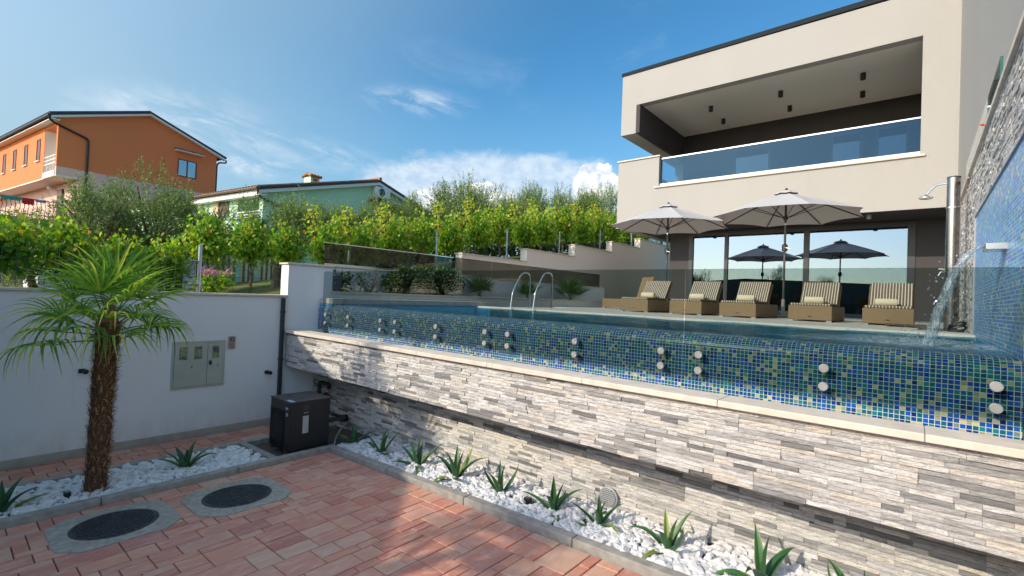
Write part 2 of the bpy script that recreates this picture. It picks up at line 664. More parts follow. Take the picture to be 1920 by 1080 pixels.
B1, B2, B3 = (0.004, 0.035, 0.30), (0.010, 0.08, 0.46), (0.003, 0.015, 0.13)
T1, T2 = (0.003, 0.11, 0.15), (0.006, 0.20, 0.24)
S1, S2 = (0.50, 0.45, 0.26), (0.33, 0.30, 0.17)
M_mosaic = mosaic_mat('pool_mosaic', 'xz', (0.0255, 0.0258), [(0, B1), (0.24, T1), (0.49, S1), (0.58, B2), (0.74, T2), (0.85, S2), (0.90, B3)])
M_mosaic2 = mosaic_mat('wall_mosaic', 'yz', (0.052, 0.0252), [(0, (0.01, 0.09, 0.55)), (0.18, (0.02, 0.30, 0.72)), (0.40, (0.02, 0.18, 0.75)), (0.58, (0.12, 0.50, 0.72)), (0.74, (0.01, 0.40, 0.45)), (0.86, (0.66, 0.60, 0.34)), (0.93, (0.06, 0.40, 0.66))], (0.62, 0.74, 0.78), True, 0.07, 0.32, 0.25)
M_mosaic3 = mosaic_mat('basin_mosaic', 'xy', (0.0255, 0.0255), [(0, (0.04, 0.30, 0.70)), (0.25, (0.06, 0.45, 0.75)), (0.5, (0.08, 0.40, 0.80)), (0.7, (0.05, 0.55, 0.62)), (0.9, (0.03, 0.22, 0.6))], (0.6, 0.8, 0.85))


def stone_mat():
    t = NT('split_stone')
    p = t.pos()
    ti = t.tint()
    base = t.cramp(ti, [(0.0, (0.11, 0.113, 0.118)), (0.14, (0.26, 0.258, 0.255)), (0.26, (0.44, 0.432, 0.42)), (0.45, (0.62, 0.605, 0.585)), (0.70, (0.75, 0.735, 0.71)), (0.88, (0.76, 0.69, 0.59)), (1.0, (0.85, 0.84, 0.83))])
    vein = t.noise(t.scalevec(p, 1.0, 1.0, 4.0), 9, 8, 0.72, 1.4)
    grain = t.noise(p, 95, 6, 0.8)
    c = t.mix(t.ramp(vein, 0.46, 0.68, 0, 0.6), base, (0.16, 0.155, 0.15))
    c = t.mix(t.ramp(grain, 0.34, 0.56, 0.42, 0.0), c, (0.24, 0.235, 0.23))
    hh = t.math('ADD', t.math('MULTIPLY', t.noise(t.scalevec(p, 1, 1, 1.8), 34, 7, 0.75, 0.6), 1.0), t.math('MULTIPLY', grain, 0.35))
    t.prin(c, t.ramp(grain, 0.3, 0.7, 0.55, 0.9), 0, t.bump(hh, 0.9, 0.016), 0.3)
    return t.m


M_stone = stone_mat()


def paver_mat():
    t = NT('clay_pavers')
    p = t.pos()
    ti = t.tint()
    streak = t.noise(t.scalevec(p, 9.0, 2.6, 1), 2.0, 8, 0.68, 0.9)
    blot = t.noise(p, 3.2, 5, 0.6)
    grain = t.noise(p, 240, 3, 0.7)
    c = t.cramp(ti, [(0.0, (0.48, 0.18, 0.13)), (0.35, (0.59, 0.24, 0.165)), (0.65, (0.63, 0.29, 0.19)), (1.0, (0.62, 0.37, 0.26))])
    c = t.mix(t.ramp(streak, 0.47, 0.66, 0, 0.5), c, (0.72, 0.54, 0.42))
    c = t.mix(t.ramp(blot, 0.52, 0.72, 0, 0.45), c, (0.46, 0.27, 0.25))
    c = t.mix(t.ramp(grain, 0.3, 0.7, 0.30, 0.0), c, (0.16, 0.09, 0.07))
    t.prin(c, 0.78, 0, t.bump(t.math('ADD', grain, t.math('MULTIPLY', blot, 0.6)), 0.35, 0.004), 0.4)
    return t.m


M_paver = paver_mat()


def wicker_mat():
    t = NT('wicker_weave')
    sp = t.node('ShaderNodeSeparateXYZ')
    t.L.new(t.pos(), sp.inputs[0])
    xy = t.math('ADD', sp.outputs[0], sp.outputs[1])
    u = t.math('MULTIPLY', xy, 52.0)
    v = t.math('MULTIPLY', sp.outputs[2], 95.0)
    par = t.math('MULTIPLY', t.math('FLOOR', v), 0.5)
    fu = t.math('PINGPONG', t.math('ADD', u, par), 0.5)
    fv = t.math('PINGPONG', v, 0.5)
    h = t.math('MULTIPLY', t.ramp(fu, 0.02, 0.3), t.ramp(fv, 0.02, 0.3))
    wn = t.noise(t.pos(), 40, 3, 0.6)
    c = t.mix(h, (0.12, 0.07, 0.035), (0.48, 0.335, 0.19))
    c = t.mix(t.ramp(wn, 0.4, 0.7, 0, 0.4), c, (0.33, 0.20, 0.10))
    t.prin(c, 0.55, 0, t.bump(h, 0.8, 0.004), 0.4)
    return t.m


M_wicker = wicker_mat()


def stripe_mat():
    t = NT('striped_fabric')
    sp = t.node('ShaderNodeSeparateXYZ')
    t.L.new(t.pos(True), sp.inputs[0])
    f = t.math('FRACT', t.math('MULTIPLY', sp.outputs[0], 26.0))
    a = t.math('LESS_THAN', t.math('ABSOLUTE', t.math('SUBTRACT', f, 0.5)), 0.15)
    weave = t.noise(t.pos(True), 300, 2, 0.6)
    c = t.mix(a, (0.145, 0.095, 0.07), (0.74, 0.66, 0.54))
    c = t.mix(t.ramp(weave, 0.35, 0.7, 0, 0.25), c, (0.3, 0.24, 0.2))
    t.prin(c, 0.95, 0, t.bump(weave, 0.3, 0.002), 0.2)
    return t.m


M_stripe = stripe_mat()


def water_mat():
    t = NT('pool_water')
    p = t.pos()
    w1 = t.noise(t.scalevec(p, 1.0, 1.6, 1), 3.2, 3, 0.5, 0.6)
    w2 = t.noise(t.scalevec(p, 1.0, 1.9, 1), 11, 3, 0.55, 0.4)
    # livelier around the place where the jet lands
    vs = t.node('ShaderNodeVectorMath', operation='DISTANCE')
    t.L.new(p, vs.inputs[0])
    vs.inputs[1].default_value = (0.03, 4.6, -0.22)
    near = t.ramp(vs.outputs['Value'], 0.1, 2.2, 2.6, 0.8)
    h = t.math('MULTIPLY', t.math('ADD', t.math('MULTIPLY', w1, 1.0), t.math('MULTIPLY', w2, 0.35)), near)
    nm = t.bump(h, 0.6, 0.03)
    tr = t.node('ShaderNodeBsdfTransparent')
    t.set(tr.inputs[0], (0.42, 0.82, 0.95))
    body = t.node('ShaderNodeBsdfDiffuse')
    t.set(body.inputs[0], (0.03, 0.30, 0.44))
    mb_ = t.node('ShaderNodeMixShader')
    mb_.inputs[0].default_value = 0.24
    t.L.new(tr.outputs[0], mb_.inputs[1])
    t.L.new(body.outputs[0], mb_.inputs[2])
    gl = t.node('ShaderNodeBsdfGlossy')
    gl.inputs['Roughness'].default_value = 0.015
    t.set(gl.inputs['Color'], (0.70, 0.84, 0.95))
    t.L.new(nm, gl.inputs['Normal'])
    fr = t.node('ShaderNodeFresnel')
    fr.inputs['IOR'].default_value = 1.33
    t.L.new(nm, fr.inputs['Normal'])
    mx = t.node('ShaderNodeMixShader')
    t.L.new(t.math('MULTIPLY', fr.outputs[0], 0.42), mx.inputs[0])
    t.L.new(mb_.outputs[0], mx.inputs[1])
    t.L.new(gl.outputs[0], mx.inputs[2])
    foam = t.node('ShaderNodeBsdfDiffuse')
    t.set(foam.inputs[0], (0.78, 0.82, 0.85))
    fn = t.noise(t.scalevec(p, 1.0, 2.2, 1), 26, 5, 0.7, 0.8)
    fm = t.math('MULTIPLY', t.ramp(fn, 0.40, 0.66), t.ramp(vs.outputs['Value'], 0.05, 1.1, 0.95, 0.0))
    mx2 = t.node('ShaderNodeMixShader')
    t.L.new(fm, mx2.inputs[0])
    t.L.new(mx.outputs[0], mx2.inputs[1])
    t.L.new(foam.outputs[0], mx2.inputs[2])
    t.L.new(mx2.outputs[0], t.out.inputs[0])
    return t.m


M_water = water_mat()


def leaf_mat(name, stops, trans=0.35, rough=0.5, spec=0.4):
    t = NT(name)
    ti = t.tint()
    c = t.cramp(ti, stops)
    d = t.node('ShaderNodeBsdfPrincipled')
    t.L.new(c, d.inputs['Base Color'])
    d.inputs['Roughness'].default_value = rough
    d.inputs['Specular IOR Level'].default_value = spec
    tl = t.node('ShaderNodeBsdfTranslucent')
    t.L.new(t.mix(0.5, c, t.mix(1.0, c, (1.5, 1.6, 0.5), 'MULTIPLY')), tl.inputs[0])
    mx = t.node('ShaderNodeMixShader')
    mx.inputs[0].default_value = trans
    t.L.new(d.outputs[0], mx.inputs[1])
    t.L.new(tl.outputs[0], mx.inputs[2])
    t.L.new(mx.outputs[0], t.out.inputs[0])
    return t.m


M_vine = leaf_mat('vine_leaf', [(0, (0.05, 0.15, 0.015)), (0.35, (0.13, 0.31, 0.022)), (0.7, (0.33, 0.47, 0.035)), (0.97, (0.62, 0.58, 0.06)), (1.0, (0.55, 0.30, 0.04))], 0.5)
M_olive = leaf_mat('olive_leaf', [(0, (0.045, 0.085, 0.02)), (0.5, (0.12, 0.20, 0.045)), (0.85, (0.26, 0.34, 0.11)), (1.0, (0.36, 0.38, 0.22))], 0.25)
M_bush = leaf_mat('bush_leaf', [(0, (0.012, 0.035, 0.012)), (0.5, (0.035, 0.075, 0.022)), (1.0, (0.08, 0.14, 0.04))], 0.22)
M_palm = leaf_mat('palm_leaf', [(0, (0.03, 0.09, 0.025)), (0.45, (0.10, 0.24, 0.035)), (0.8, (0.28, 0.45, 0.05)), (1.0, (0.55, 0.55, 0.10))], 0.45, 0.35)
M_agave = leaf_mat('agave_leaf', [(0, (0.02, 0.075, 0.035)), (0.5, (0.05, 0.15, 0.05)), (0.8, (0.14, 0.24, 0.05)), (1.0, (0.42, 0.42, 0.12))], 0.12, 0.45)
M_flower = leaf_mat('pink_flower', [(0, (0.45, 0.16, 0.28)), (1.0, (0.72, 0.42, 0.50))], 0.3)
M_fibre = leaf_mat('palm_fibre', [(0, (0.07, 0.032, 0.018)), (0.6, (0.24, 0.12, 0.06)), (1.0, (0.46, 0.29, 0.16))], 0.1, 0.9)
M_pebble = plain('white_pebbles', (0.66, 0.66, 0.66), 0.8, var=0.14, scale=12, bump=0.5, bscale=90)


def terrain_mat():
    t = NT('garden_ground')
    p = t.pos()
    a = t.noise(p, 0.7, 6, 0.6)
    b = t.noise(p, 9, 5, 0.7)
    c = t.mix(t.ramp(a, 0.42, 0.6), (0.09, 0.15, 0.03), (0.20, 0.14, 0.08))
    c = t.mix(t.ramp(b, 0.4, 0.7, 0, 0.5), c, (0.05, 0.08, 0.02))
    t.prin(c, 1.0, 0, t.bump(b, 0.8, 0.05), 0.1)
    return t.m


def deck_mat():
    t = NT('deck_tiles')
    sp = t.node('ShaderNodeSeparateXYZ')
    t.L.new(t.pos(), sp.inputs[0])
    fx = t.math('PINGPONG', t.math('DIVIDE', sp.outputs[0], 0.6), 0.5)
    fy = t.math('PINGPONG', t.math('DIVIDE', sp.outputs[1], 0.6), 0.5)
    e = t.ramp(t.math('MINIMUM', fx, fy), 0.004, 0.009)
    n = t.noise(t.pos(), 5, 5, 0.6)
    c = t.mix(t.ramp(n, 0.35, 0.65), (0.62, 0.55, 0.46), (0.70, 0.63, 0.54))
    c = t.mix(e, (0.3, 0.27, 0.23), c)
    t.prin(c, 0.55, 0, None, 0.4)
    return t.m


M_ground = terrain_mat()
M_deck = deck_mat()


def roof_mat(name, c1, c2):
    t = NT(name)
    p = t.pos()
    n = t.noise(p, 3, 5, 0.7)
    t.prin(t.mix(t.ramp(n, 0.35, 0.65), c1, c2), 0.8, 0, t.bump(t.noise(p, 40, 3), 0.5, 0.01), 0.3)
    return t.m


M_slate = roof_mat('dark_roof', (0.035, 0.042, 0.055), (0.06, 0.07, 0.085))
M_terra = roof_mat('clay_roof', (0.22, 0.09, 0.05), (0.40, 0.20, 0.12))
M_curtain = plain('curtain', (0.60, 0.58, 0.54), 0.9, var=0.05)
M_interior = plain('interior_wall', (0.30, 0.29, 0.27), 0.9)

# ------------------------------------------------------------------ ground and setting
XW = -6.75                      # inner face of the boundary wall


def gz(x):                      # driveway level, falling gently to the left
    return -1.64 + 0.034 * x


def terr(x, y):
    a = -0.30
    if x > -9.26 and y > 4.0:
        return -0.45
    if y > 4:
        a += (min(y, 9) - 4) * 0.23
    if y > 9:
        a += (y - 9) * 0.14
    if x < -12:
        a -= min(1.0, (-12 - x) / 6) * max(0, min(0.9, (a + 0.3) * 0.45))
    return min(a, 3.0)


g = MB()
# garden and hillside, one sheet west of the walls reaching to the horizon
xs = [-7.0, -8, -9.1, -9.27, -11, -13, -16, -20, -26, -34, -50, -90, -200, -600, -2500]
ys = [-2500, -600, -120, -40, -15, -6, 0, 2, 3, 4, 5.5, 7, 8.0, 8.6, 9, 11, 14, 17, 20, 24, 30, 40, 70, 150, 600, 2500]
for i in range(len(xs) - 1):
    for j in range(len(ys) - 1):
        g.face([(xs[i + 1], ys[j], terr(xs[i + 1], ys[j])), (xs[i], ys[j], terr(xs[i], ys[j])), (xs[i], ys[j + 1], terr(xs[i], ys[j + 1])), (xs[i + 1], ys[j + 1], terr(xs[i + 1], ys[j + 1]))])
o = g.build('ground', M_ground)
o['kind'] = 'structure'
g = MB()
g.face([(-7.0, -2500, -2.2), (2500, -2500, -2.2), (2500, 2500, -2.2), (-7.0, 2500, -2.2)])
o = g.build('terrain', M_ground)
o['kind'] = 'structure'

# paving: random rectangular pavers on a 10 cm module, real joints
pv = MB()


def pave(x0, x1, y0, y1, mod=0.105, seed=1, holes=()):
    rr = random.Random(seed)
    nx, ny = int(round((x1 - x0) / mod)), int(round((y1 - y0) / mod))
    mx_, my_ = (x1 - x0) / nx, (y1 - y0) / ny
    used = [[False] * ny for _ in range(nx)]
    sizes = [(2, 3), (3, 2), (2, 2), (3, 4), (2, 4), (1, 2), (2, 1), (3, 3), (1, 3), (1, 1), (3, 1)]
    wts = [10, 7, 8, 4, 5, 4, 4, 3, 3, 0.2, 3]
    for j in range(ny):
        for i in range(nx):
            if used[i][j]:
                continue
            opts = []
            for (a, b), w in zip(sizes, wts):
                if i + a <= nx and j + b <= ny and not any(used[i + p][j + q] for p in range(a) for q in range(b)):
                    opts.append(((a, b), w))
            if not opts:
                opts = [((1, 1), 1)]
            (a, b) = rr.choices([q[0] for q in opts], [q[1] for q in opts])[0]
            for p in range(a):
                for q in range(b):
                    used[i + p][j + q] = True
            gp, ch, dz = 0.0034, 0.0032, rr.uniform(-0.0018, 0.0018)
            X0, X1 = x0 + i * mx_ + gp, x0 + (i + a) * mx_ - gp
            Y0, Y1 = y0 + j * my_ + gp, y0 + (j + b) * my_ - gp
            c = rr.random()
            zt = lambda x: gz(x) + dz
            B = [(X0, Y0, gz(X0) - 0.03), (X1, Y0, gz(X1) - 0.03), (X1, Y1, gz(X1) - 0.03), (X0, Y1, gz(X0) - 0.03)]
            Mi = [(X0, Y0, zt(X0) - ch), (X1, Y0, zt(X1) - ch), (X1, Y1, zt(X1) - ch), (X0, Y1, zt(X0) - ch)]
            T = [(X0 + ch, Y0 + ch, zt(X0)), (X1 - ch, Y0 + ch, zt(X1)), (X1 - ch, Y1 - ch, zt(X1)), (X0 + ch, Y1 - ch, zt(X0))]
            base = len(pv.v)
            pv.v.extend(B + Mi + T)
            for k in range(4):
                k2 = (k + 1) % 4
                pv.f.append((base + k, base + k2, base + 4 + k2, base + 4 + k))
                pv.f.append((base + 4 + k, base + 4 + k2, base + 8 + k2, base + 8 + k))
                pv.c += [c, c]
            pv.f.append((base + 8, base + 9, base + 10, base + 11))
            pv.c.append(c)


pave(-4.99, 0.60, -1.8, 2.86, mod=0.080, seed=3)
pave(-6.72, -5.96, -2.0, 3.2, mod=0.080, seed=5)
o = pv.build('paving', M_paver)
o['kind'] = 'structure'
g = MB()
g.face([(-6.8, -60, gz(-6.8) - 0.012), (1.5, -60, gz(1.5) - 0.012), (1.5, 3.6, gz(1.5) - 0.012), (-6.8, 3.6, gz(-6.8) - 0.012)])
o = g.build('driveway', plain('joint_sand', (0.09, 0.075, 0.065), 1.0, var=0.3, scale=30))
o['kind'] = 'structure'

# kerbs
kb = MB()


def kerb_y(x0, x1, y0, y1, step=1.0, rise=0.055):
    n = max(1, round((y1 - y0) / step))
    for i in range(n):
        a, b = y0 + (y1 - y0) * i / n + 0.0025, y0 + (y1 - y0) * (i + 1) / n - 0.0025
        z = gz((x0 + x1) / 2)
        kb.box(x0, x1, a, b, z - 0.15, z + rise)


def kerb_x(x0, x1, y0, y1, step=1.0, rise=0.055):
    n = max(1, round((x1 - x0) / step))
    for i in range(n):
        a, b = x0 + (x1 - x0) * i / n + 0.0025, x0 + (x1 - x0) * (i + 1) / n - 0.0025
        kb.hexa([(a, y0, gz(a) - 0.15), (b, y0, gz(b) - 0.15), (b, y1, gz(b) - 0.15), (a, y1, gz(a) - 0.15), (a, y0, gz(a) + rise), (b, y0, gz(b) + rise), (b, y1, gz(b) + rise), (a, y1, gz(a) + rise)])


kerb_y(-5.075, -4.995, -3.2, 2.955, 1.0)
kerb_y(-5.945, -5.865, -3.2, 3.46, 1.0)
kerb_x(-5.862, -5.078, 2.26, 2.33, 1.0)
kerb_x(-4.992, 1.4, 2.868, 2.952, 1.0)
o = kb.build('kerb', M_curb, bevel=0.008)
o['kind'] = 'structure'

# slab under the heat pump
g = MB().box(-5.86, -5.08, 2.335, 3.46, -1.95, gz(-5.4) - 0.02)
o = g.build('concrete_pad', M_soil)
o['kind'] = 'structure'


def pebble_bed(name, label, x0, x1, y0, y1, n, seed, rmin=0.018, rmax=0.036):
    rr = np.random.RandomState(seed)
    # low-poly irregular stone template variants
    phi = (1 + 5 ** 0.5) / 2
    ico = np.array([(-1, phi, 0), (1, phi, 0), (-1, -phi, 0), (1, -phi, 0), (0, -1, phi), (0, 1, phi), (0, -1, -phi), (0, 1, -phi), (phi, 0, -1), (phi, 0, 1), (-phi, 0, -1), (-phi, 0, 1)]) / math.hypot(1, phi)
    F = [(0, 11, 5), (0, 5, 1), (0, 1, 7), (0, 7, 10), (0, 10, 11), (1, 5, 9), (5, 11, 4), (11, 10, 2), (10, 7, 6), (7, 1, 8), (3, 9, 4), (3, 4, 2), (3, 2, 6), (3, 6, 8), (3, 8, 9), (4, 9, 5), (2, 4, 11), (6, 2, 10), (8, 6, 7), (9, 8, 1)]
    # one subdivision
    vv = [tuple(p) for p in ico]
    mid = {}
    FF = []

    def mp(a, b):
        k = (min(a, b), max(a, b))
        if k not in mid:
            q = (np.array(vv[a]) + np.array(vv[b])) / 2
            q /= np.linalg.norm(q)
            vv.append(tuple(q))
            mid[k] = len(vv) - 1
        return mid[k]
    for a, b, c in F:
        ab, bc, ca = mp(a, b), mp(b, c), mp(c, a)
        FF += [(a, ab, ca), (b, bc, ab), (c, ca, bc), (ab, bc, ca)]
    tv = np.array(vv)
    mb = MB()
    allv, allf = [], []
    for k in range(n):
        x, y = rr.uniform(x0, x1), rr.uniform(y0, y1)
        s = rr.uniform(rmin, rmax)
        if rr.rand() < 0.08:
            s *= 1.4
        ax = np.array([s * rr.uniform(0.9, 1.45), s * rr.uniform(0.75, 1.1), s * rr.uniform(0.55, 0.85)])
        th, t2 = rr.uniform(0, 6.28), rr.uniform(-0.6, 0.6)
        Rz = np.array([[math.cos(th), -math.sin(th), 0], [math.sin(th), math.cos(th), 0], [0, 0, 1]])
        Rx = np.array([[1, 0, 0], [0, math.cos(t2), -math.sin(t2)], [0, math.sin(t2), math.cos(t2)]])
        jit = 1 + 0.16 * rr.randn(len(tv), 1)
        P = (tv * jit * ax) @ Rx.T @ Rz.T
        P += np.array([x, y, gz(x) + 0.012 + rr.uniform(-0.004, 0.026)])
        b = len(allv) * len(tv)
        allv.append(P)
        allf += [(a + b, c + b, d + b) for a, c, d in FF]
    mb.v = np.concatenate(allv).tolist()
    mb.f = allf
    mb.c = [0.5] * len(allf)
    ob = mb.build(name, M_pebble)
    tag(ob, label, 'pebbles', kind='stuff')
    return ob


pebble_bed('pebbles', 'white pebbles in the kerbed strip around the palm', -5.85, -5.09, -1.2, 2.24, 2300, 1)
pebble_bed('pebbles', 'white pebbles in the strip under the stone wall', -5.03, 0.2, 2.97, 3.53, 3200, 2)
g = MB()
g.face([(-5.9, -3, gz(-5.9) - 0.004), (1.4, -3, gz(1.4) - 0.004), (1.4, 3.52, gz(1.4) - 0.004), (-5.9, 3.52, gz(-5.9) - 0.004)])
# only under the beds
g = MB()
for (a, b, c, d) in ((-5.86, -5.08, -3.0, 2.26), (-5.07, 1.4, 2.956, 3.64)):
    g.face([(a, c, gz(a) - 0.003), (b, c, gz(b) - 0.003), (b, d, gz(b) - 0.003), (a, d, gz(a) - 0.003)])
o = g.build('planting_bed_ground', M_soil)
o['kind'] = 'structure'

# ------------------------------------------------------------------ split-stone cladding


def cladding(mb, plane, fixed, sign, a0, a1, z0, z1, seed, rowh=0.0275, lmin=0.07, lmax=0.34, back=0.03, rough=0.0022, relief=1.0):
    """strips of stone on a vertical plane. plane 'y': runs along x at y=fixed, face toward sign*y; 'x' likewise."""
    rr = random.Random(seed)
    nr = max(1, int(round((z1 - z0) / rowh)))
    h = (z1 - z0) / nr
    panel = 0.60
    for r in range(nr):
        za, zb = z0 + r * h, z0 + (r + 1) * h
        a = a0
        off = (r // 4) * 0.23
        while a < a1 - 1e-6:
            b = a + rr.uniform(lmin, lmax)
            # panel seams line up over four rows
            k = math.floor((a - a0 + off) / panel) + 1
            seam = a0 - off + k * panel
            if b > seam - 0.05:
                b = seam if seam > a + 0.02 else seam + rr.uniform(lmin, lmax)
            if b > a1 - 0.05:
                b = a1
            d = 0.004 + (rr.choice((0.0, 0.0015, 0.003, 0.004, 0.006, 0.011)) + rr.uniform(-0.001, 0.001)) * relief
            u = rr.random()
            col = 0.03 + 0.10 * rr.random() if u < 0.06 else (0.14 + 0.18 * rr.random() if u < 0.24 else 0.32 + 0.68 * rr.random())
            n = max(1, int((b - a) / 0.045))
            pa = [a + (b - a) * i / n for i in range(n + 1)]
            lo = [d + rr.uniform(-rough, rough) for _ in pa]
            mi = [d + rr.uniform(-rough, rough) + 0.001 for _ in pa]
            hi = [d + rr.uniform(-rough, rough) for _ in pa]
            jz = [rr.uniform(-0.0012, 0.0012) for _ in pa]
            e = 0.0006

            def P(t, dd, z):
                return (t, fixed + sign * dd, z) if plane == 'y' else (fixed + sign * dd, t, z)
            base = len(mb.v)
            for i, t in enumerate(pa):
                tt = min(max(t, a + e), b - e)
                mb.v += [P(tt, -back, za + e), P(tt, lo[i], za + e + abs(jz[i])), P(tt, mi[i], (za + zb) / 2), P(tt, hi[i], zb - e - abs(jz[i])), P(tt, -back, zb - e)]
            fl = (plane == 'y') == (sign < 0)
            for i in range(n):
                q, w = base + i * 5, base + (i + 1) * 5
                for s_ in range(4):
                    f = (q + s_, w + s_, w + s_ + 1, q + s_ + 1)
                    mb.f.append(f if fl else f[::-1])
                    mb.c.append(col)
            for q, rv in ((base, True), (base + n * 5, False)):
                f = tuple(q + s_ for s_ in range(5))
                mb.f.append(f if rv == fl else f[::-1])
                mb.c.append(col)
            a = b


ZC = -0.586
pw = thing('pool_wall', 'long stone-clad wall of the raised pool with a mosaic overflow edge', 'pool wall', (-3, 3.5, -1.75))
m = MB()
cladding(m, 'y', 3.145, -1, -6.73, 1.0, -1.085, ZC - 0.042, 11)
m.build('upper_cladding', M_stone, pw)
m = MB()
cladding(m, 'y', 3.565, -1, -6.73, 1.0, -1.99, -1.085, 12)
m.build('lower_cladding', M_stone, pw)
m = MB()
m.box(-6.745, 1.0, 3.15, 3.36, -1.07, ZC - 0.044)
m.box(-6.745, 1.0, 3.36, 3.72, -1.07, -0.80)
m.box(-6.745, 1.0, 3.595, 3.72, -2.0, -1.075)
m.build('core', M_conc, pw)
m = MB()
nseg = 8
for i in range(nseg):
    a, b = -6.74 + 7.74 * i / nseg + 0.001, -6.74 + 7.74 * (i + 1) / nseg - 0.001
    m.box(a, b, 3.095, 3.34, ZC - 0.04, ZC)
m.box(-6.742, -6.53, 3.343, 3.588, ZC - 0.04, ZC - 0.001)
m.build('coping', M_coping, pw, bevel=0.005)
# mosaic face with rounded lip
m = MB()
prof = [(3.60, -0.80), (3.60, -0.315)]
for k in range(1, 9):
    th = k / 8 * math.pi / 2
    prof.append((3.60 + 0.09 * (1 - math.cos(th)), -0.315 + 0.09 * math.sin(th)))
prof += [(3.80, -0.222), (3.82, -0.26), (3.82, -1.45)]
nx = 2
for i in range(len(prof) - 1):
    (ya, za), (yb, zb) = prof[i], prof[i + 1]
    m.face([(-6.745, ya, za), (0.415, ya, za), (0.415, yb, zb), (-6.745, yb, zb)])
m.build('mosaic_edge', M_mosaic, pw, smooth=True)
m = MB()
m.box(0.42, 1.0, 3.6, 3.9, -1.2, -0.3)
m.build('end_block', M_conc, pw)
# round vent grille on the lower wall
v = thing('vent_grille', 'round ribbed vent grille low on the stone wall behind an agave', 'vent', (-1.88, 3.53, -1.58))
m = MB()
m.lathe((-1.88, 3.535, -1.58), [(0.082, 0), (0.082, 0.012), (0.072, 0.018), (0.070, 0.012)], 28, axis=(0, -1, 0))
m.build('rim', M_rub, v, smooth=True)
m = MB()
for k in range(9):
    z = -1.58 - 0.06 + 0.015 * k
    w = math.sqrt(max(0, 0.068 ** 2 - (z + 1.58) ** 2))
    m.box(-1.88 - w, -1.88 + w, 3.511, 3.523, z - 0.004, z + 0.004)
m.build('ribs', M_rub, v)

# ------------------------------------------------------------------ pool
m = MB()
m.box(-6.45, 0.42, 3.82, 6.62, -1.5, -1.45)
m.face([(-6.40, 3.82, -1.45), (-6.40, 6.5, -1.45), (-6.40, 6.5, -0.24), (-6.40, 3.82, -0.24)])
m.face([(-6.40, 6.5, -1.45), (0.42, 6.5, -1.45), (0.42, 6.5, -0.24), (-6.40, 6.5, -0.24)])
o = m.build('pool_basin', M_mosaic3)
o['kind'] = 'structure'
m = MB()
NXW, NYW = 300, 110


def wave(x, y):
    d = math.hypot(x - 0.03, y - 4.6)
    amp = 0.55 + 1.7 * math.exp(-d / 1.3)
    h = 0.0
    for (kx, ky, a, ph) in WAVES:
        h += a * math.sin(kx * x + ky * y + ph)
    edge = min(1.0, max(0.0, (y - 3.72) / 0.25))
    return h * amp * edge + 0.006 * math.sin(d * 34) * math.exp(-d / 0.8) * edge


rw = random.Random(17)
WAVES = []
for q in range(26):
    kk = rw.choice((3.5, 5, 7, 10, 14, 19, 26)) * rw.uniform(0.8, 1.25)
    th = rw.gauss(1.1, 0.7)
    WAVES.append((kk * math.cos(th), kk * math.sin(th), 0.011 / kk * rw.uniform(0.5, 1.2), rw.uniform(0, 6.28)))
for j in range(NYW + 1):
    for i in range(NXW + 1):
        x = -6.395 + (0.418 + 6.395) * i / NXW
        y = 3.70 + 2.80 * j / NYW
        m.v.append((x, y, -0.2245 + wave(x, y)))
for j in range(NYW):
    for i in range(NXW):
        b = j * (NXW + 1) + i
        m.f.append((b, b + 1, b + NXW + 2, b + NXW + 1))
        m.c.append(0.5)
o = m.build('pool_water', M_water, smooth=True)
o['kind'] = 'structure'
m = MB()
m.face([(-6.53, 3.36, -0.70), (0.41, 3.36, -0.70), (0.41, 3.598, -0.70), (-6.53, 3.598, -0.70)])
o = m.build('gutter_water', M_water)
o['kind'] = 'structure'
# deck
m = MB()
m.box(-6.0, 0.9, 6.75, 15.3, -0.40, -0.205)
m.box(-9.0, -6.0, 9.4, 15.3, -0.40, -0.207)
m.box(-6.0, 0.42, 6.50, 6.55, -0.40, -0.206)
o = m.build('pool_deck', M_deck)
o['kind'] = 'structure'
gt = thing('overflow_grate', 'white slotted overflow grate along the far pool edge', 'grate', (-3, 6.6, -0.21))
m = MB()
m.box(-6.4, 0.42, 6.55, 6.57, -0.24, -0.204)
m.box(-6.4, 0.42, 6.73, 6.748, -0.24, -0.204)
m.build('rail', M_white_paint, gt)
m = MB()
x = -6.38
while x < 0.41:
    m.box(x, x + 0.017, 6.571, 6.729, -0.235, -0.204)
    x += 0.031
m.build('slats', M_white_paint, gt)
# ledge on the left of the pool, with planter behind
pl = thing('planter', 'long low rendered planter with a stone ledge left of the pool', 'planter', (-6.8, 8, -0.2))
m = MB()
m.box(-6.74, -6.40, 3.62, 6.9, -0.21, -0.13)
m.build('ledge', M_coping, pl, bevel=0.006)
m = MB()
m.box(-6.744, -6.402, 3.615, 6.75, -0.9, -0.212)
m.build('mosaic_side', M_mosaic2, pl)
m = MB()
m.box(-6.88, -6.742, 3.80, 12.0, -0.6, -0.065)
m.build('wall', M_white, pl)
m = MB()
m.box(-6.90, -6.72, 3.78, 12.02, -0.063, -0.03)
m.build('coping', M_coping, pl, bevel=0.004)
m = MB()
m.box(-7.62, -6.885, 3.80, 12.0, -0.6, -0.09)
m.build('soil', M_soil, pl)
rk = MB()
rr = random.Random(5)
for k in range(26):
    x, y, s = rr.uniform(-7.25, -6.95), 3.95 + k * 0.11 + rr.uniform(-0.04, 0.04), rr.uniform(0.03, 0.065)
    rk.lathe((x, y, -0.10), [(s * 0.6, 0), (s * rr.uniform(0.9, 1.2), s * 0.5), (s * 0.8, s * 1.1), (s * 0.25, s * rr.uniform(1.3, 1.6))], 7, rr.random())
o = rk.build('rocks', plain('garden_rock', (0.50, 0.40, 0.28), 0.95, var=0.3, scale=14, bump=0.8, bscale=60))
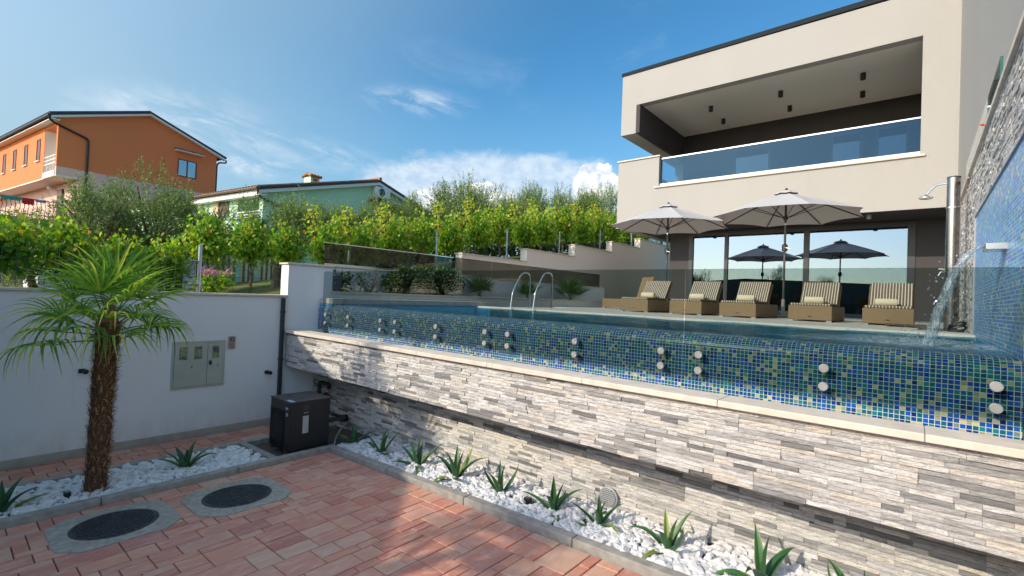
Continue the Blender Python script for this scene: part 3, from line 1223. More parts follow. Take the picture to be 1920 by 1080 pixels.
tag(o, 'rough tan stones laid along the planter under the shrubs', 'rocks', kind='stuff')

# ------------------------------------------------------------------ boundary wall (left)
bw = thing('boundary_wall', 'white rendered boundary wall stepping up beside the pool', 'wall', (-6.85, 0, -1.9))
m = MB()
m.box(XW - 0.22, XW, -3.4, 3.135, -2.3, -0.135)
m.build('low_wall', M_wall, bw)
m = MB()
m.box(XW - 0.22, XW, 3.135, 3.80, -2.3, 0.325)
m.box(-7.85, XW - 0.22, 3.60, 3.80, -0.8, 0.326)
m.box(-7.87, -7.65, 3.80, 13.6, -0.8, 0.375)
m.build('high_wall', M_wall, bw)
m = MB()
m.box(XW - 0.25, XW + 0.025, -3.4, 3.132, -0.133, -0.105)
m.box(XW - 0.25, XW + 0.025, 3.11, 3.82, 0.327, 0.352)
m.box(-7.875, XW - 0.252, 3.58, 3.82, 0.328, 0.353)
m.box(-7.895, -7.63, 3.822, 13.62, 0.377, 0.402)
m.build('coping', M_coping, bw, bevel=0.004)
m = MB()
m.hexa([(XW + 0.001, -3.4, -2.2), (XW + 0.014, -3.4, -2.2), (XW + 0.014, 3.5, -2.2), (XW + 0.001, 3.5, -2.2), (XW + 0.001, -3.4, gz(XW) + 0.085), (XW + 0.014, -3.4, gz(XW) + 0.085), (XW + 0.014, 3.5, gz(XW) + 0.085), (XW + 0.001, 3.5, gz(XW) + 0.085)])
m.build('plinth', plain('plinth_stone', (0.40, 0.36, 0.31), 0.9, var=0.12, scale=8), bw, bevel=0.003)

# black drain channel on the wall
dp = thing('drain_pipe', 'square anthracite downpipe on the white wall behind the stone wall end', 'downpipe', (XW, 3.08, gz(XW)))
m = MB().box(XW + 0.002, XW + 0.055, 3.045, 3.09, gz(XW) + 0.01, -0.15)
m.build('pipe', M_anth, dp, bevel=0.006)
for z in (-0.35, -1.0, -1.6):
    MB().box(XW + 0.001, XW + 0.058, 3.04, 3.095, z, z + 0.02).build('bracket', M_black, dp)

# meter cabinet
mc = thing('meter_cabinet', 'grey-green electricity meter cabinet set in the white wall', 'meter cabinet', (XW, 2.08, -1.0))
y0, y1, z0, z1 = 1.82, 2.35, -1.245, -0.72
m = MB()
x = XW + 0.001
m.box(x, x + 0.012, y0 - 0.022, y1 + 0.022, z1, z1 + 0.022)
m.box(x, x + 0.012, y0 - 0.022, y1 + 0.022, z0 - 0.022, z0)
m.box(x, x + 0.012, y0 - 0.022, y0, z0, z1)
m.box(x, x + 0.012, y1, y1 + 0.022, z0, z1)
m.box(x, x + 0.002, y0, y1, z0, z1)
m.build('frame', M_cab, mc, bevel=0.002)
ym = y0 + (y1 - y0) * 0.665


def bolt(par, yc, zc, s):
    b = MB()
    xx = XW + 0.0192
    pts = [(yc + 0.006 * s, zc + 0.026 * s), (yc - 0.010 * s, zc - 0.003 * s), (yc - 0.001 * s, zc + 0.001 * s), (yc - 0.004 * s, zc - 0.026 * s), (yc + 0.011 * s, zc + 0.006 * s), (yc + 0.002 * s, zc + 0.002 * s)]
    b.prism([(xx, p[0], p[1]) for p in pts], (0.0015, 0, 0))
    b.build('lightning_mark', plain('dark_red_print', (0.20, 0.02, 0.015), 0.5), par)


for (a, b, wins) in ((y0 + 0.003, ym - 0.0025, ((y0 + 0.05, y0 + 0.135), (y0 + 0.205, y0 + 0.29))), (ym + 0.0025, y1 - 0.003, ((ym + 0.05, ym + 0.125),))):
    za, zb = z0 + 0.003, z1 - 0.003
    wa, wb = -0.92, -0.765
    m = MB()
    m.box(x + 0.003, x + 0.018, a, b, za, wa)
    m.box(x + 0.003, x + 0.018, a, b, wb, zb)
    cur = a
    for (p, q) in wins:
        m.box(x + 0.003, x + 0.018, cur, p, wa, wb)
        cur = q
    m.box(x + 0.003, x + 0.018, cur, b, wa, wb)
    d = m.build('door', M_cab, mc)
    for (p, q) in wins:
        w = MB().box(x + 0.004, x + 0.0065, p, q, wa, wb)
        w.box(x + 0.007, x + 0.012, p + 0.02, q - 0.018, wa + 0.03, wb - 0.04)
        w.build('meter', plain('meter_beige', (0.30, 0.27, 0.20), 0.6, var=0.4, scale=40), d)
        MB().box(x + 0.0125, x + 0.014, p, q, wa, wb).build('window', M_clear, d)
    bolt(d, (a + b) / 2 + (0.01 if a < ym else 0.03), -1.01, 1.0)
    if a > ym:
        MB().box(x + 0.0185, x + 0.032, a + 0.016, a + 0.044, -0.995, -0.945).build('lock', M_black, d, bevel=0.004)

ic = thing('intercom', 'small grey metal intercom plate beside the meter cabinet', 'intercom', (XW, 2.45, -0.73))
MB().box(XW + 0.001, XW + 0.018, 2.405, 2.485, -0.81, -0.655).build('plate', plain('plate_metal', (0.33, 0.28, 0.29), 0.4, 0.6), ic, bevel=0.003)
m = MB().box(XW + 0.0185, XW + 0.021, 2.422, 2.468, -0.715, -0.67)
cp = m.build('camera_window', M_black, ic)
MB().lathe((XW + 0.021, 2.447, -0.692), [(0.010, 0), (0.010, 0.003), (0.006, 0.005)], 14, axis=(1, 0, 0)).build('lens', M_chrome, cp)
m = MB()
for k in range(6):
    m.box(XW + 0.0185, XW + 0.020, 2.422, 2.468, -0.795 + k * 0.011, -0.791 + k * 0.011)
m.build('speaker_slots', M_anth, ic)


def wall_spot(y, z, label):
    t = thing('wall_spotlight', label, 'wall light', (XW, y, z))
    MB().box(XW + 0.001, XW + 0.022, y - 0.028, y + 0.028, z - 0.022, z + 0.022).build('base', M_black, t, bevel=0.004)
    MB().lathe((XW + 0.022, y + 0.01, z), [(0.012, 0), (0.012, 0.02), (0.024, 0.026), (0.024, 0.06), (0.018, 0.062)], 18, axis=(1, 0.25, -0.1)).build('head', M_black, t, smooth=True)
    return t


wall_spot(2.90, -1.155, 'small black wall spotlight near the dark downpipe')
wall_spot(1.0, -0.965, 'small black wall spotlight behind the palm trunk')

# ------------------------------------------------------------------ heat pump with pipes
hx0, hx1, hy0, hy1 = -5.60, -5.13, 2.47, 2.93
hz0 = gz(-5.4) + 0.02
hz1 = -1.235
hp = thing('heat_pump', 'black pool heat pump on its pad in the corner', 'heat pump', ((hx0 + hx1) / 2, (hy0 + hy1) / 2, hz0))
MB().box(hx0, hx1, hy0, hy1, hz0 + 0.03, hz1 - 0.012).build('casing', M_black, hp, bevel=0.008)
MB().box(hx0 - 0.006, hx1 + 0.006, hy0 - 0.006, hy1 + 0.006, hz1 - 0.011, hz1).build('lid', M_anth, hp, bevel=0.004)
m = MB()
for k in range(26):
    z = hz0 + 0.06 + k * 0.0155
    m.box(hx0 + 0.02, hx0 + 0.345, hy0 - 0.012, hy0 - 0.006, z, z + 0.0035)
for k in range(9):
    xx = hx0 + 0.02 + k * 0.04
    m.box(xx, xx + 0.004, hy0 - 0.0058, hy0 - 0.001, hz0 + 0.05, hz0 + 0.455)
m.build('grille', M_black, hp)
m = MB().lathe((hx0 + 0.18, hy0 - 0.0015, hz0 + 0.25), [(0.16, 0), (0.16, 0.001), (0.15, 0.003), (0.03, 0.004)], 32, axis=(0, -1, 0))
m.build('fan', M_anth, hp)
for xx in (hx0 + 0.03, hx1 - 0.09):
    MB().box(xx, xx + 0.06, hy0 - 0.01, hy1 + 0.01, hz0, hz0 + 0.029).build('foot', M_wood, hp)
mwp = plain('label_white', (0.6, 0.6, 0.6), 0.5, var=0.1)
m = MB()   # small white wordmark, brushed strokes
bx, bz = hx0 + 0.375, hz1 - 0.085
for (dx, dz, w, h) in ((0, 0, 0.006, 0.022), (0.006, 0.002, 0.010, 0.006), (0.012, 0.006, 0.006, 0.018), (0.022, 0.002, 0.016, 0.004), (0.024, 0.014, 0.014, 0.004), (0.043, 0.0, 0.005, 0.02), (0.050, 0.004, 0.008, 0.005)):
    m.box(bx + dx, bx + dx + w, hy0 - 0.0035, hy0 - 0.001, bz + dz, bz + dz + h)
m.build('wordmark', mwp, hp)
MB().lathe((hx0 + 0.405, hy0 - 0.001, hz1 - 0.14), [(0.021, 0), (0.021, 0.002), (0.012, 0.003)], 20, axis=(0, -1, 0)).build('round_badge', plain('badge_grey', (0.45, 0.47, 0.5), 0.35, 0.4), hp)
MB().box(hx1 + 0.0005, hx1 + 0.004, hy0 + 0.145, hy0 + 0.215, hz1 - 0.11, hz1 - 0.045).build('display', M_anth, hp, bevel=0.002)
m = MB()
for k in range(3):
    m.box(hx1 + 0.0005, hx1 + 0.003, hy0 + 0.155 + 0.02 * k, hy0 + 0.165 + 0.02 * k, hz1 - 0.135, hz1 - 0.128)
m.build('button', mwp, hp)
MB().box(hx1 + 0.0005, hx1 + 0.0025, hy0 + 0.145, hy0 + 0.21, hz1 - 0.355, hz1 - 0.165).build('data_label', plain('label_grey', (0.42, 0.43, 0.44), 0.5, var=0.25, scale=60), hp)
m = MB().box(hx1 - 0.14, hx1 - 0.01, hy0 + 0.02, hy0 + 0.06, hz1 + 0.0005, hz1 + 0.002)
m.build('sticker', plain('sticker_blue', (0.40, 0.50, 0.58), 0.4), hp)


def elbowed(pts, r=0.05, k=6):
    """round the corners of a polyline"""
    pts = [Vector(p) for p in pts]
    out = [pts[0]]
    for i in range(1, len(pts) - 1):
        a, b, c = pts[i - 1], pts[i], pts[i + 1]
        d1, d2 = (a - b).normalized(), (c - b).normalized()
        p, q = b + d1 * min(r, (a - b).length / 2), b + d2 * min(r, (c - b).length / 2)
        for j in range(k + 1):
            t = j / k
            out.append(p * (1 - t) ** 2 + b * 2 * t * (1 - t) + q * t * t)
    out.append(pts[-1])
    return out


pp = thing('water_pipe', 'black insulated pipe rising behind the heat pump and bending over to a copper joint', 'pipe', (-6.3, 3.5, hz0))
m = MB().tube(elbowed([(-5.55, 2.90, hz0 + 0.12), (-6.36, 3.45, hz0 + 0.12), (-6.38, 3.47, -1.30), (-6.14, 3.48, -1.30), (-6.14, 3.48, -1.36)], 0.05), 0.027, 12)
m.build('insulation', M_black, pp, smooth=True)
MB().tube([(-6.14, 3.48, -1.36), (-6.14, 3.48, -1.43)], 0.014, 10).build('copper_section', M_copper, pp, smooth=True)
pp = thing('water_pipe', 'thinner black pipe looping down from the copper joint to the wall flange', 'pipe', (-6.1, 3.5, hz0))
m = MB().tube(elbowed([(-6.14, 3.48, -1.43), (-6.25, 3.47, -1.44), (-6.25, 3.47, -1.65), (-6.0, 3.47, -1.675), (-5.80, 3.50, -1.685)], 0.05), 0.020, 12)
m.build('tube', M_black, pp, smooth=True)
MB().lathe((-6.02, 3.47, -1.673), [(0.027, 0), (0.027, 0.03)], 14, axis=(1, 0.05, 0)).build('clamp', M_steel, pp)
pp = thing('water_pipe', 'short black pipe from the heat pump side straight to the wall flange', 'pipe', (-5.4, 3.3, hz0))
m = MB().tube([(-5.22, 2.925, -1.52), (-5.34, 3.10, -1.56), (-5.80, 3.54, -1.70)], 0.026, 12)
m.build('tube', M_black, pp, smooth=True)
MB().lathe((-5.80, 3.48, -1.70), [(0.045, 0), (0.045, 0.08)], 16, axis=(0, 1, 0)).build('flange', M_black, pp)
hs = MB().tube(elbowed([(-5.74, 3.52, -1.745), (-5.55, 3.35, -1.73), (-5.30, 3.12, -1.76), (-5.12, 3.0, -1.79), (-5.10, 2.96, -1.80)], 0.12), 0.008, 8)
o = hs.build('cable', plain('white_hose', (0.55, 0.55, 0.56), 0.5), None, smooth=True, world_origin=(-5.4, 3.2, hz0))
tag(o, 'white hose curving from the wall flange to the heat pump foot', 'hose')

# ------------------------------------------------------------------ manholes
def iron_mat():
    if 'cast_iron' in MATS:
        return MATS['cast_iron']
    t_ = NT('cast_iron')
    p = t_.pos()
    c = t_.mix(t_.ramp(t_.noise(p, 14, 5, 0.7), 0.35, 0.7), (0.014, 0.017, 0.020), (0.045, 0.05, 0.055))
    c = t_.mix(t_.ramp(t_.noise(p, 75, 4, 0.8), 0.60, 0.68), c, (0.32, 0.33, 0.33))
    t_.prin(c, 0.5, 0.2, t_.bump(t_.noise(p, 120, 3, 0.6), 0.4, 0.003), 0.5)
    MATS['cast_iron'] = t_.m
    return t_.m


def manhole(cx, cy, label):
    z = gz(cx)
    t = thing('manhole_cover', label, 'manhole', (cx, cy, z), 'manholes in the paving')
    m = MB()
    n = 8
    ro_, ri = 0.40, 0.262
    outer = []
    for k in range(32):
        th = 2 * math.pi * k / 32 + math.pi / 8
        # chamfered square outline
        c, s_ = math.cos(th), math.sin(th)
        r = min(0.36 / max(abs(c), 1e-6), 0.36 / max(abs(s_), 1e-6), 0.425 / max(1e-6, (abs(c) + abs(s_)) / math.sqrt(2)) * 0.98)
        outer.append((cx + c * r, cy + s_ * r))
    for k in range(32):
        k2 = (k + 1) % 32
        th, th2 = 2 * math.pi * k / 32 + math.pi / 8, 2 * math.pi * k2 / 32 + math.pi / 8
        i0, i1 = (cx + ri * math.cos(th), cy + ri * math.sin(th)), (cx + ri * math.cos(th2), cy + ri * math.sin(th2))
        o0, o1 = outer[k], outer[k2]
        m.face([(*i0, gz(i0[0]) + 0.007), (*o0, gz(o0[0]) + 0.007), (*o1, gz(o1[0]) + 0.007), (*i1, gz(i1[0]) + 0.007)])
        m.face([(*o0, gz(o0[0]) - 0.01), (*o1, gz(o1[0]) - 0.01), (*o1, gz(o1[0]) + 0.007), (*o0, gz(o0[0]) + 0.007)])
        m.face([(*i1, gz(i1[0]) - 0.01), (*i0, gz(i0[0]) - 0.01), (*i0, gz(i0[0]) + 0.007), (*i1, gz(i1[0]) + 0.007)])
    m.build('surround', M_conc, t)
    ax = Vector((-0.034, 0, 1)).normalized()
    m = MB().lathe((cx, cy, z - 0.008), [(0.26, 0), (0.26, 0.016), (0.238, 0.016), (0.236, 0.011), (0.0, 0.012)], 48, axis=ax)
    lid = m.build('lid', iron_mat(), t, smooth=True)
    m = MB()
    for i in range(-8, 9):
        for j in range(-8, 9):
            px, py = i * 0.0265, j * 0.0265 + (0.013 if i % 2 else 0)
            if px * px + py * py < 0.222 ** 2:
                X, Y = cx + px, cy + py
                zz = gz(X) + 0.004
                a, b = (0.010, 0.0045) if (i + j) % 2 else (0.0045, 0.010)
                m.box(X - a, X + a, Y - b, Y + b, zz, zz + 0.0035)
    m.build('tread_studs', MATS['cast_iron'], lid)
    return t


manhole(-4.49, 0.90, 'black round manhole cover in a concrete ring nearest the palm trunk')
manhole(-4.40, 1.70, 'black round manhole cover in a concrete ring nearer the heat pump')

# garden spotlights in the pebbles
for (x, y, lab) in ((-5.33, 0.74, 'small black garden light among pebbles at the palm foot'), (-2.44, 3.20, 'small black garden light among pebbles below the stone wall')):
    t = thing('garden_spotlight', lab, 'garden light', (x, y, gz(x)))
    MB().box(x - 0.03, x + 0.03, y - 0.022, y + 0.022, gz(x) + 0.02, gz(x) + 0.07).build('housing', M_black, t, bevel=0.006)
    MB().box(x - 0.022, x + 0.022, y - 0.015, y + 0.015, gz(x) + 0.0705, gz(x) + 0.073).build('lens', M_pane, t)

# ------------------------------------------------------------------ front glass fence with standoffs
def fence_panel(x0, x1, label, xs_):
    t = thing('glass_panel', label, 'glass fence', ((x0 + x1) / 2, 3.54, -0.6), 'frameless glass panels along the pool edge')
    r = 0.03 if x0 < -6 else 0.0
    m = MB()
    zb, zt = -0.535, 0.252
    if r:
        poly = [(x0, 3.535, zb), (x1, 3.535, zb), (x1, 3.535, zt), (x0 + r, 3.535, zt), (x0 + r * 0.3, 3.535, zt - r * 0.3), (x0, 3.535, zt - r)]
    else:
        poly = [(x0, 3.535, zb), (x1, 3.535, zb), (x1, 3.535, zt), (x0, 3.535, zt)]
    m.prism(poly, (0, 0.013, 0))
    m.build('pane', M_fence, t)
    for x in xs_:
        for z in (-0.366, -0.478):
            m = MB().lathe((x, 3.598, z), [(0.017, 0), (0.017, 0.048)], 18, axis=(0, -1, 0))
            m.lathe((x, 3.534, z), [(0.027, 0), (0.027, 0.012), (0.024, 0.015), (0.0, 0.015)], 24, axis=(0, -1, 0))
            # slot in the cap
            m.bar((x - 0.022, 3.5188, z + 0.010), (x + 0.022, 3.5188, z - 0.010), 0.0015, 0.003)
            m.build('standoff', M_cap, t, smooth=True)
    return t


fence_panel(-6.52, -4.955, 'leftmost glass fence panel above the mosaic pool edge', (-6.42, -5.837, -5.097))
fence_panel(-4.945, -3.175, 'second glass fence panel from the left above the mosaic edge', (-4.80, -4.06, -3.316))
fence_panel(-3.165, -1.325, 'third glass fence panel from the left above the mosaic edge', (-3.016, -2.255, -1.485))
fence_panel(-1.315, 0.405, 'rightmost glass fence panel reaching the blue mosaic wall', (-1.205, -0.443, 0.311))

# side glass on the high wall
edges = [4.18, 6.2, 8.4, 10.8, 13.45]
labs = ['first smoked glass panel on the white wall, next to the front fence corner', 'second smoked glass panel on the white wall, above the shrubs', 'third smoked glass panel on the white wall, above the fan palms', 'last smoked glass panel on the white wall, ending before the house']
for i in range(4):
    a, b = edges[i] + 0.008, edges[i + 1] - 0.008
    t = thing('glass_panel', labs[i], 'glass railing', (-7.65, (a + b) / 2, 0.4), 'smoked glass railing on the white wall')
    MB().box(-7.756, -7.744, a, b, 0.43, 0.79).build('pane', M_side, t)
    MB().box(-7.77, -7.73, a, b, 0.404, 0.44).build('base_channel', M_steel, t)
    MB().box(-7.765, -7.735, a, b, 0.785, 0.80).build('top_rail', M_chrome, t)

# ------------------------------------------------------------------ mosaic feature wall (right)
fwl = thing('feature_wall', 'tall stone-clad wall with a blue mosaic panel and water spout', 'wall', (0.6, 6, -0.2))
XM = 0.42
m = MB()
m.face([(XM, 3.40, -1.2), (XM, 6.72, -1.2), (XM, 6.72, 0.985), (XM, 3.40, 0.985)])
m.build('mosaic_panel', M_mosaic2, fwl)
m = MB()
cladding(m, 'x', XM + 0.004, -1, 3.0, 7.60, 0.995, 1.585, 21, back=0.10, relief=0.5)
cladding(m, 'x', XM + 0.004, -1, 6.735, 7.60, -0.21, 0.995, 22, lmax=0.2, back=0.10, relief=0.5)
cladding(m, 'x', XM + 0.010, -1, 7.64, 9.2, -0.21, 1.575, 23, lmax=0.2, back=0.10, relief=0.5)
m.build('stone_cladding', M_stone, fwl)
m = MB()
m.box(XM + 0.03, XM + 0.135, 2.9, 9.2, -1.2, 1.585)
m.build('core', M_conc, fwl)
m = MB()
m.box(XM - 0.028, XM + 0.14, 2.9, 7.60, 1.587, 1.63)
m.box(XM - 0.024, XM + 0.14, 7.64, 9.2, 1.580, 1.62)
m.build('coping', M_coping, fwl, bevel=0.004)
m = MB()
m.box(XM - 0.012, XM + 0.001, 6.720, 6.734, -0.21, 1.0)
m.box(XM - 0.012, XM + 0.001, 3.40, 6.72, 0.986, 0.994)
m.build('edge_trim', M_rub, fwl)
m = MB()
m.box(XM - 0.10, XM + 0.02, 4.36, 4.56, 0.425, 0.47)
m.build('spout', M_steel, fwl, bevel=0.004)
m = MB()
m.prism([(XM - 0.006, 5.50, 1.80), (XM - 0.006, 5.56, 1.80), (XM - 0.006, 5.56, 1.86), (XM - 0.006, 5.50, 1.86)], (0.01, 0, 0))
# terrace railing on top
t = thing('glass_panel', 'clear glass railing standing above the stone-clad wall', 'glass railing', (0.47, 7, 1.63))
m = MB()
m.prism([(0.462, 5.45, 1.64), (0.462, 9.2, 1.64), (0.462, 9.2, 2.09), (0.462, 5.45, 2.09)], (0.014, 0, 0))
m.build('pane', M_clear, t)
m = MB().box(0.460, 0.478, 5.435, 5.449, 1.64, 2.09)
m.build('edge', plain('glass_edge', (0.03, 0.12, 0.12), 0.15), t)
t = MB().lathe((XM - 0.032, 5.60, 1.60), [(0.012, 0), (0.009, 0.018), (0.003, 0.03)], 12, axis=(-1, 0, 0.1))
o = t.build('clip', plain('red_plastic', (0.60, 0.02, 0.02), 0.4), None, world_origin=(XM - 0.03, 5.6, 1.6))
tag(o, 'tiny red plastic clip on the stone wall coping', 'clip')

# water jet: a falling sheet with ragged edges
def water_jet():
    rr = random.Random(9)
    m = MB()
    P0 = Vector((XM - 0.10, 4.46, 0.452))
    P1 = Vector((0.03, 5.3, -0.23))
    n, k = 44, 14
    # ballistic path away from the wall
    rows = []
    for i in range(n + 1):
        t = i / n
        c = Vector((P0.x - 0.27 * t, P0.y + 0.04 * t, P0.z + 0.03 * t - 0.71 * t * t))
        side = Vector((0.55, 0.83, 0)).normalized()
        side = Vector((-0.10, 1.0, 0.0)).normalized()
        w = 0.062 - 0.022 * t + 0.012 * math.sin(t * 23) + rr.uniform(-0.004, 0.004) * (1 + 3 * t)
        th = 0.010 + 0.024 * t + rr.uniform(-0.003, 0.003)
        d = Vector((-0.27, 0.04, 0.03 - 1.42 * t)).normalized()
        nn = side.cross(d).normalized()
        ring = []
        for j in range(k):
            a = 2 * math.pi * j / k
            jit = 1 + rr.uniform(-0.16, 0.16) * (0.3 + t)
            ring.append(c + side * math.cos(a) * w * jit + nn * math.sin(a) * th * jit)
        rows.append(ring)
    for i in range(n):
        for j in range(k):
            j2 = (j + 1) % k
            b = len(m.v)
    base = 0
    for ring in rows:
        for p in ring:
            m.v.append(tuple(p))
    for i in range(n):
        for j in range(k):
            j2 = (j + 1) % k
            m.f.append((i * k + j, i * k + j2, (i + 1) * k + j2, (i + 1) * k + j))
            m.c.append(0.5)
    jet = m
    m = MB()
    # drops
    for q in range(190):
        a_, d_ = rr.uniform(0, 6.28), abs(rr.gauss(0, 0.14))
        hgt = abs(rr.gauss(0, 0.055)) * max(0.1, 1 - d_ * 2)
        s = rr.uniform(0.002, 0.006)
        m.lathe((P0.x - 0.27 + math.cos(a_) * d_, P0.y + 0.04 + math.sin(a_) * d_ * 1.3, -0.215 + hgt), [(0.001, 0), (s, s), (0.001, 2.2 * s)], 6)
    for q in range(110):
        t = rr.uniform(0.25, 1.0)
        c = Vector((P0.x - 0.27 * t, P0.y + 0.04 * t, P0.z + 0.03 * t - 0.71 * t * t))
        c += Vector((rr.gauss(0, 0.03 + 0.05 * t), rr.gauss(0, 0.06 + 0.08 * t), rr.gauss(0, 0.03)))
        if c.z < -0.2:
            c.z = -0.19 + rr.random() * 0.05
        s = rr.uniform(0.0025, 0.0065)
        m.lathe(c - Vector((0, 0, s)), [(0.001, 0), (s, s), (0.001, 2.6 * s)], 6)
    t = NT('falling_water')
    p = t.pos()
    n1 = t.noise(t.scalevec(p, 3, 3, 0.8), 14, 5, 0.65, 0.6)
    gl = t.node('ShaderNodeBsdfGlossy')
    gl.inputs['Roughness'].default_value = 0.08
    nm = t.bump(n1, 0.9, 0.03)
    t.L.new(nm, gl.inputs['Normal'])
    tr = t.node('ShaderNodeBsdfTransparent')
    t.set(tr.inputs[0], (0.86, 0.92, 0.95))
    df = t.node('ShaderNodeBsdfDiffuse')
    t.set(df.inputs[0], (0.75, 0.80, 0.85))
    fr = t.node('ShaderNodeFresnel')
    bf = t.node('ShaderNodeNewGeometry').outputs['Backfacing']
    t.L.new(t.ramp(bf, 0, 1, 1.40, 1 / 1.40), fr.inputs['IOR'])
    t.L.new(nm, fr.inputs['Normal'])
    m1 = t.node('ShaderNodeMixShader')
    t.L.new(fr.outputs[0], m1.inputs[0])
    t.L.new(tr.outputs[0], m1.inputs[1])
    t.L.new(gl.outputs[0], m1.inputs[2])
    m2 = t.node('ShaderNodeMixShader')
    t.L.new(t.ramp(n1, 0.42, 0.66, 0.06, 0.55), m2.inputs[0])
    t.L.new(m1.outputs[0], m2.inputs[1])
    t.L.new(df.outputs[0], m2.inputs[2])
    t.L.new(m2.outputs[0], t.out.inputs[0])
    o = jet.build('water_jet', t.m, None, smooth=True, world_origin=(0.1, 5.0, -0.2))
    tag(o, 'arching sheet of water falling from the wall spout into the pool', 'waterfall')
    sp_ = m.build('spray', t.m, o, smooth=True)
    sp_['kind'] = 'stuff'


water_jet()

# ------------------------------------------------------------------ loungers and towels
ZD = -0.205


def make_lounger(x0, y0, label):
    W, Ln = 0.585, 1.62
    t = thing('sun_lounger', label, 'sun lounger', (x0 + W / 2, y0, ZD), 'wicker sun loungers lined up on the deck')
    m = MB().box(x0, x0 + W, y0, y0 + Ln, ZD + 0.022, ZD + 0.245)
    m.build('wicker_base', M_wicker, t, bevel=0.008)
    for (a, b) in ((0.0, 0.0), (W - 0.075, 0.0), (0.0, Ln - 0.06), (W - 0.075, Ln - 0.06)):
        MB().box(x0 + a + 0.002, x0 + a + 0.073, y0 + b - 0.004, y0 + b + 0.06, ZD, ZD + 0.021).build('foot', M_rub, t)
    MB().box(x0 + 0.27, x0 + 0.315, y0 - 0.004, y0 - 0.001, ZD + 0.075, ZD + 0.085).build('badge', M_chrome, t)
    m = MB().box(x0 + 0.015, x0 + W - 0.015, y0 + 0.01, y0 + 0.92, ZD + 0.247, ZD + 0.283)
    m.build('seat_cushion', M_stripe, t, bevel=0.014)
    # raised backrest
    yb, zb = y0 + 0.90, ZD + 0.27
    dy, dz = 0.30, 0.37
    q = 0.045
    m = MB()
    nrm = Vector((0, -dz, dy)).normalized() * q
    p = [(x0 + 0.02, yb, zb), (x0 + W - 0.02, yb, zb), (x0 + W - 0.02, yb + dy, zb + dz), (x0 + 0.02, yb + dy, zb + dz)]
    m.prism(p, nrm)
    m.build('back_cushion', M_stripe, t, bevel=0.016)
    m = MB()
    m.prism([(x0 + 0.005, yb + 0.004, zb - 0.02), (x0 + W - 0.005, yb + 0.004, zb - 0.02), (x0 + W - 0.005, yb + dy + 0.004, zb + dz - 0.02), (x0 + 0.005, yb + dy + 0.004, zb + dz - 0.02)], -nrm * 0.5)
    m.bar((x0 + 0.12, yb + dy * 0.8, zb + dz * 0.75), (x0 + 0.12, yb + dy + 0.12, zb - 0.02), 0.02, 0.02)
    m.bar((x0 + W - 0.12, yb + dy * 0.8, zb + dz * 0.75), (x0 + W - 0.12, yb + dy + 0.12, zb - 0.02), 0.02, 0.02)
    m.build('back_frame', M_wicker, t)
    return t


L0 = make_lounger(-0.64, 8.75, 'rightmost striped wicker lounger beside the shower')
LX = [(-1.60, 'striped wicker lounger second from right, right of the taller umbrella pole'), (-2.66, 'middle striped wicker lounger just left of the taller umbrella pole'), (-3.55, 'striped wicker lounger second from left, right of the smaller umbrella pole'), (-4.56, 'leftmost of the five striped loungers, behind the smaller umbrella pole')]
for (x, lab) in LX:
    dup(L0, (x + 0.585 / 2, 8.75, ZD), label=lab)


def make_towel(cx, cy, zc, label):
    m = MB()
    # rolled towel: spiral end visible
    r0, L = 0.058, 0.27
    n = 30
    pts = []
    for k in range(n + 1):
        th = k / n * 2 * math.pi * 2.6
        r = 0.012 + (r0 - 0.012) * k / n
        pts.append((r * math.cos(th), r * math.sin(th)))
    m.tube([(cx - L / 2, cy, zc), (cx - L / 2 + 0.012, cy, zc), (cx + L / 2 - 0.012, cy, zc), (cx + L / 2, cy, zc)], [r0 - 0.010, r0 - 0.001, r0, r0 - 0.006], 22)
    for s in (1,):
        for k in range(n):
            a, b = pts[k], pts[k + 1]
            m.face([(cx + L / 2 + 0.001, cy + a[0] * 0.93, zc + a[1] * 0.93), (cx + L / 2 + 0.007, cy + a[0] * 0.93, zc + a[1] * 0.93), (cx + L / 2 + 0.007, cy + b[0] * 0.93, zc + b[1] * 0.93), (cx + L / 2 + 0.001, cy + b[0] * 0.93, zc + b[1] * 0.93)])
    o = m.build('towel', M_towel, None, smooth=True, world_origin=(cx, cy, zc - r0))
    tag(o, label, 'towel', 'rolled cream towels on the loungers')
    return o


tz = ZD + 0.285 + 0.058
t0 = make_towel(-0.40, 9.50, tz, 'rolled cream towel on the rightmost lounger')
for (x, lab) in ((-1.36, 'rolled cream towel on the lounger second from right'), (-2.42, 'rolled cream towel on the middle lounger'), (-3.31, 'rolled cream towel on the lounger second from left'), (-4.32, 'rolled cream towel on the leftmost striped lounger')):
    c = t0.copy()
    COL.objects.link(c)
    c.location = (x, 9.50, tz - 0.058)
    c['label'] = lab
# far wicker lounger seen from behind, by the stair wall
t = thing('sun_lounger', 'plain wicker lounger with raised back at the far left corner of the deck', 'sun lounger', (-5.9, 11.8, ZD))
MB().box(-6.35, -5.55, 11.2, 12.7, ZD + 0.03, ZD + 0.25).build('wicker_base', M_wicker, t, bevel=0.008)
m = MB()
m.prism([(-5.75, 11.9, ZD + 0.25), (-5.28, 11.55, ZD + 0.25), (-5.20, 11.75, ZD + 0.85), (-5.67, 12.1, ZD + 0.85)], (0.05, 0.07, 0))
m.build('back_frame', M_wicker, t, bevel=0.006)
for (a, b) in ((-6.34, 11.21), (-5.63, 11.21), (-6.34, 12.63), (-5.63, 12.63)):
    MB().box(a, a + 0.07, b, b + 0.06, ZD, ZD + 0.029).build('foot', M_rub, t)

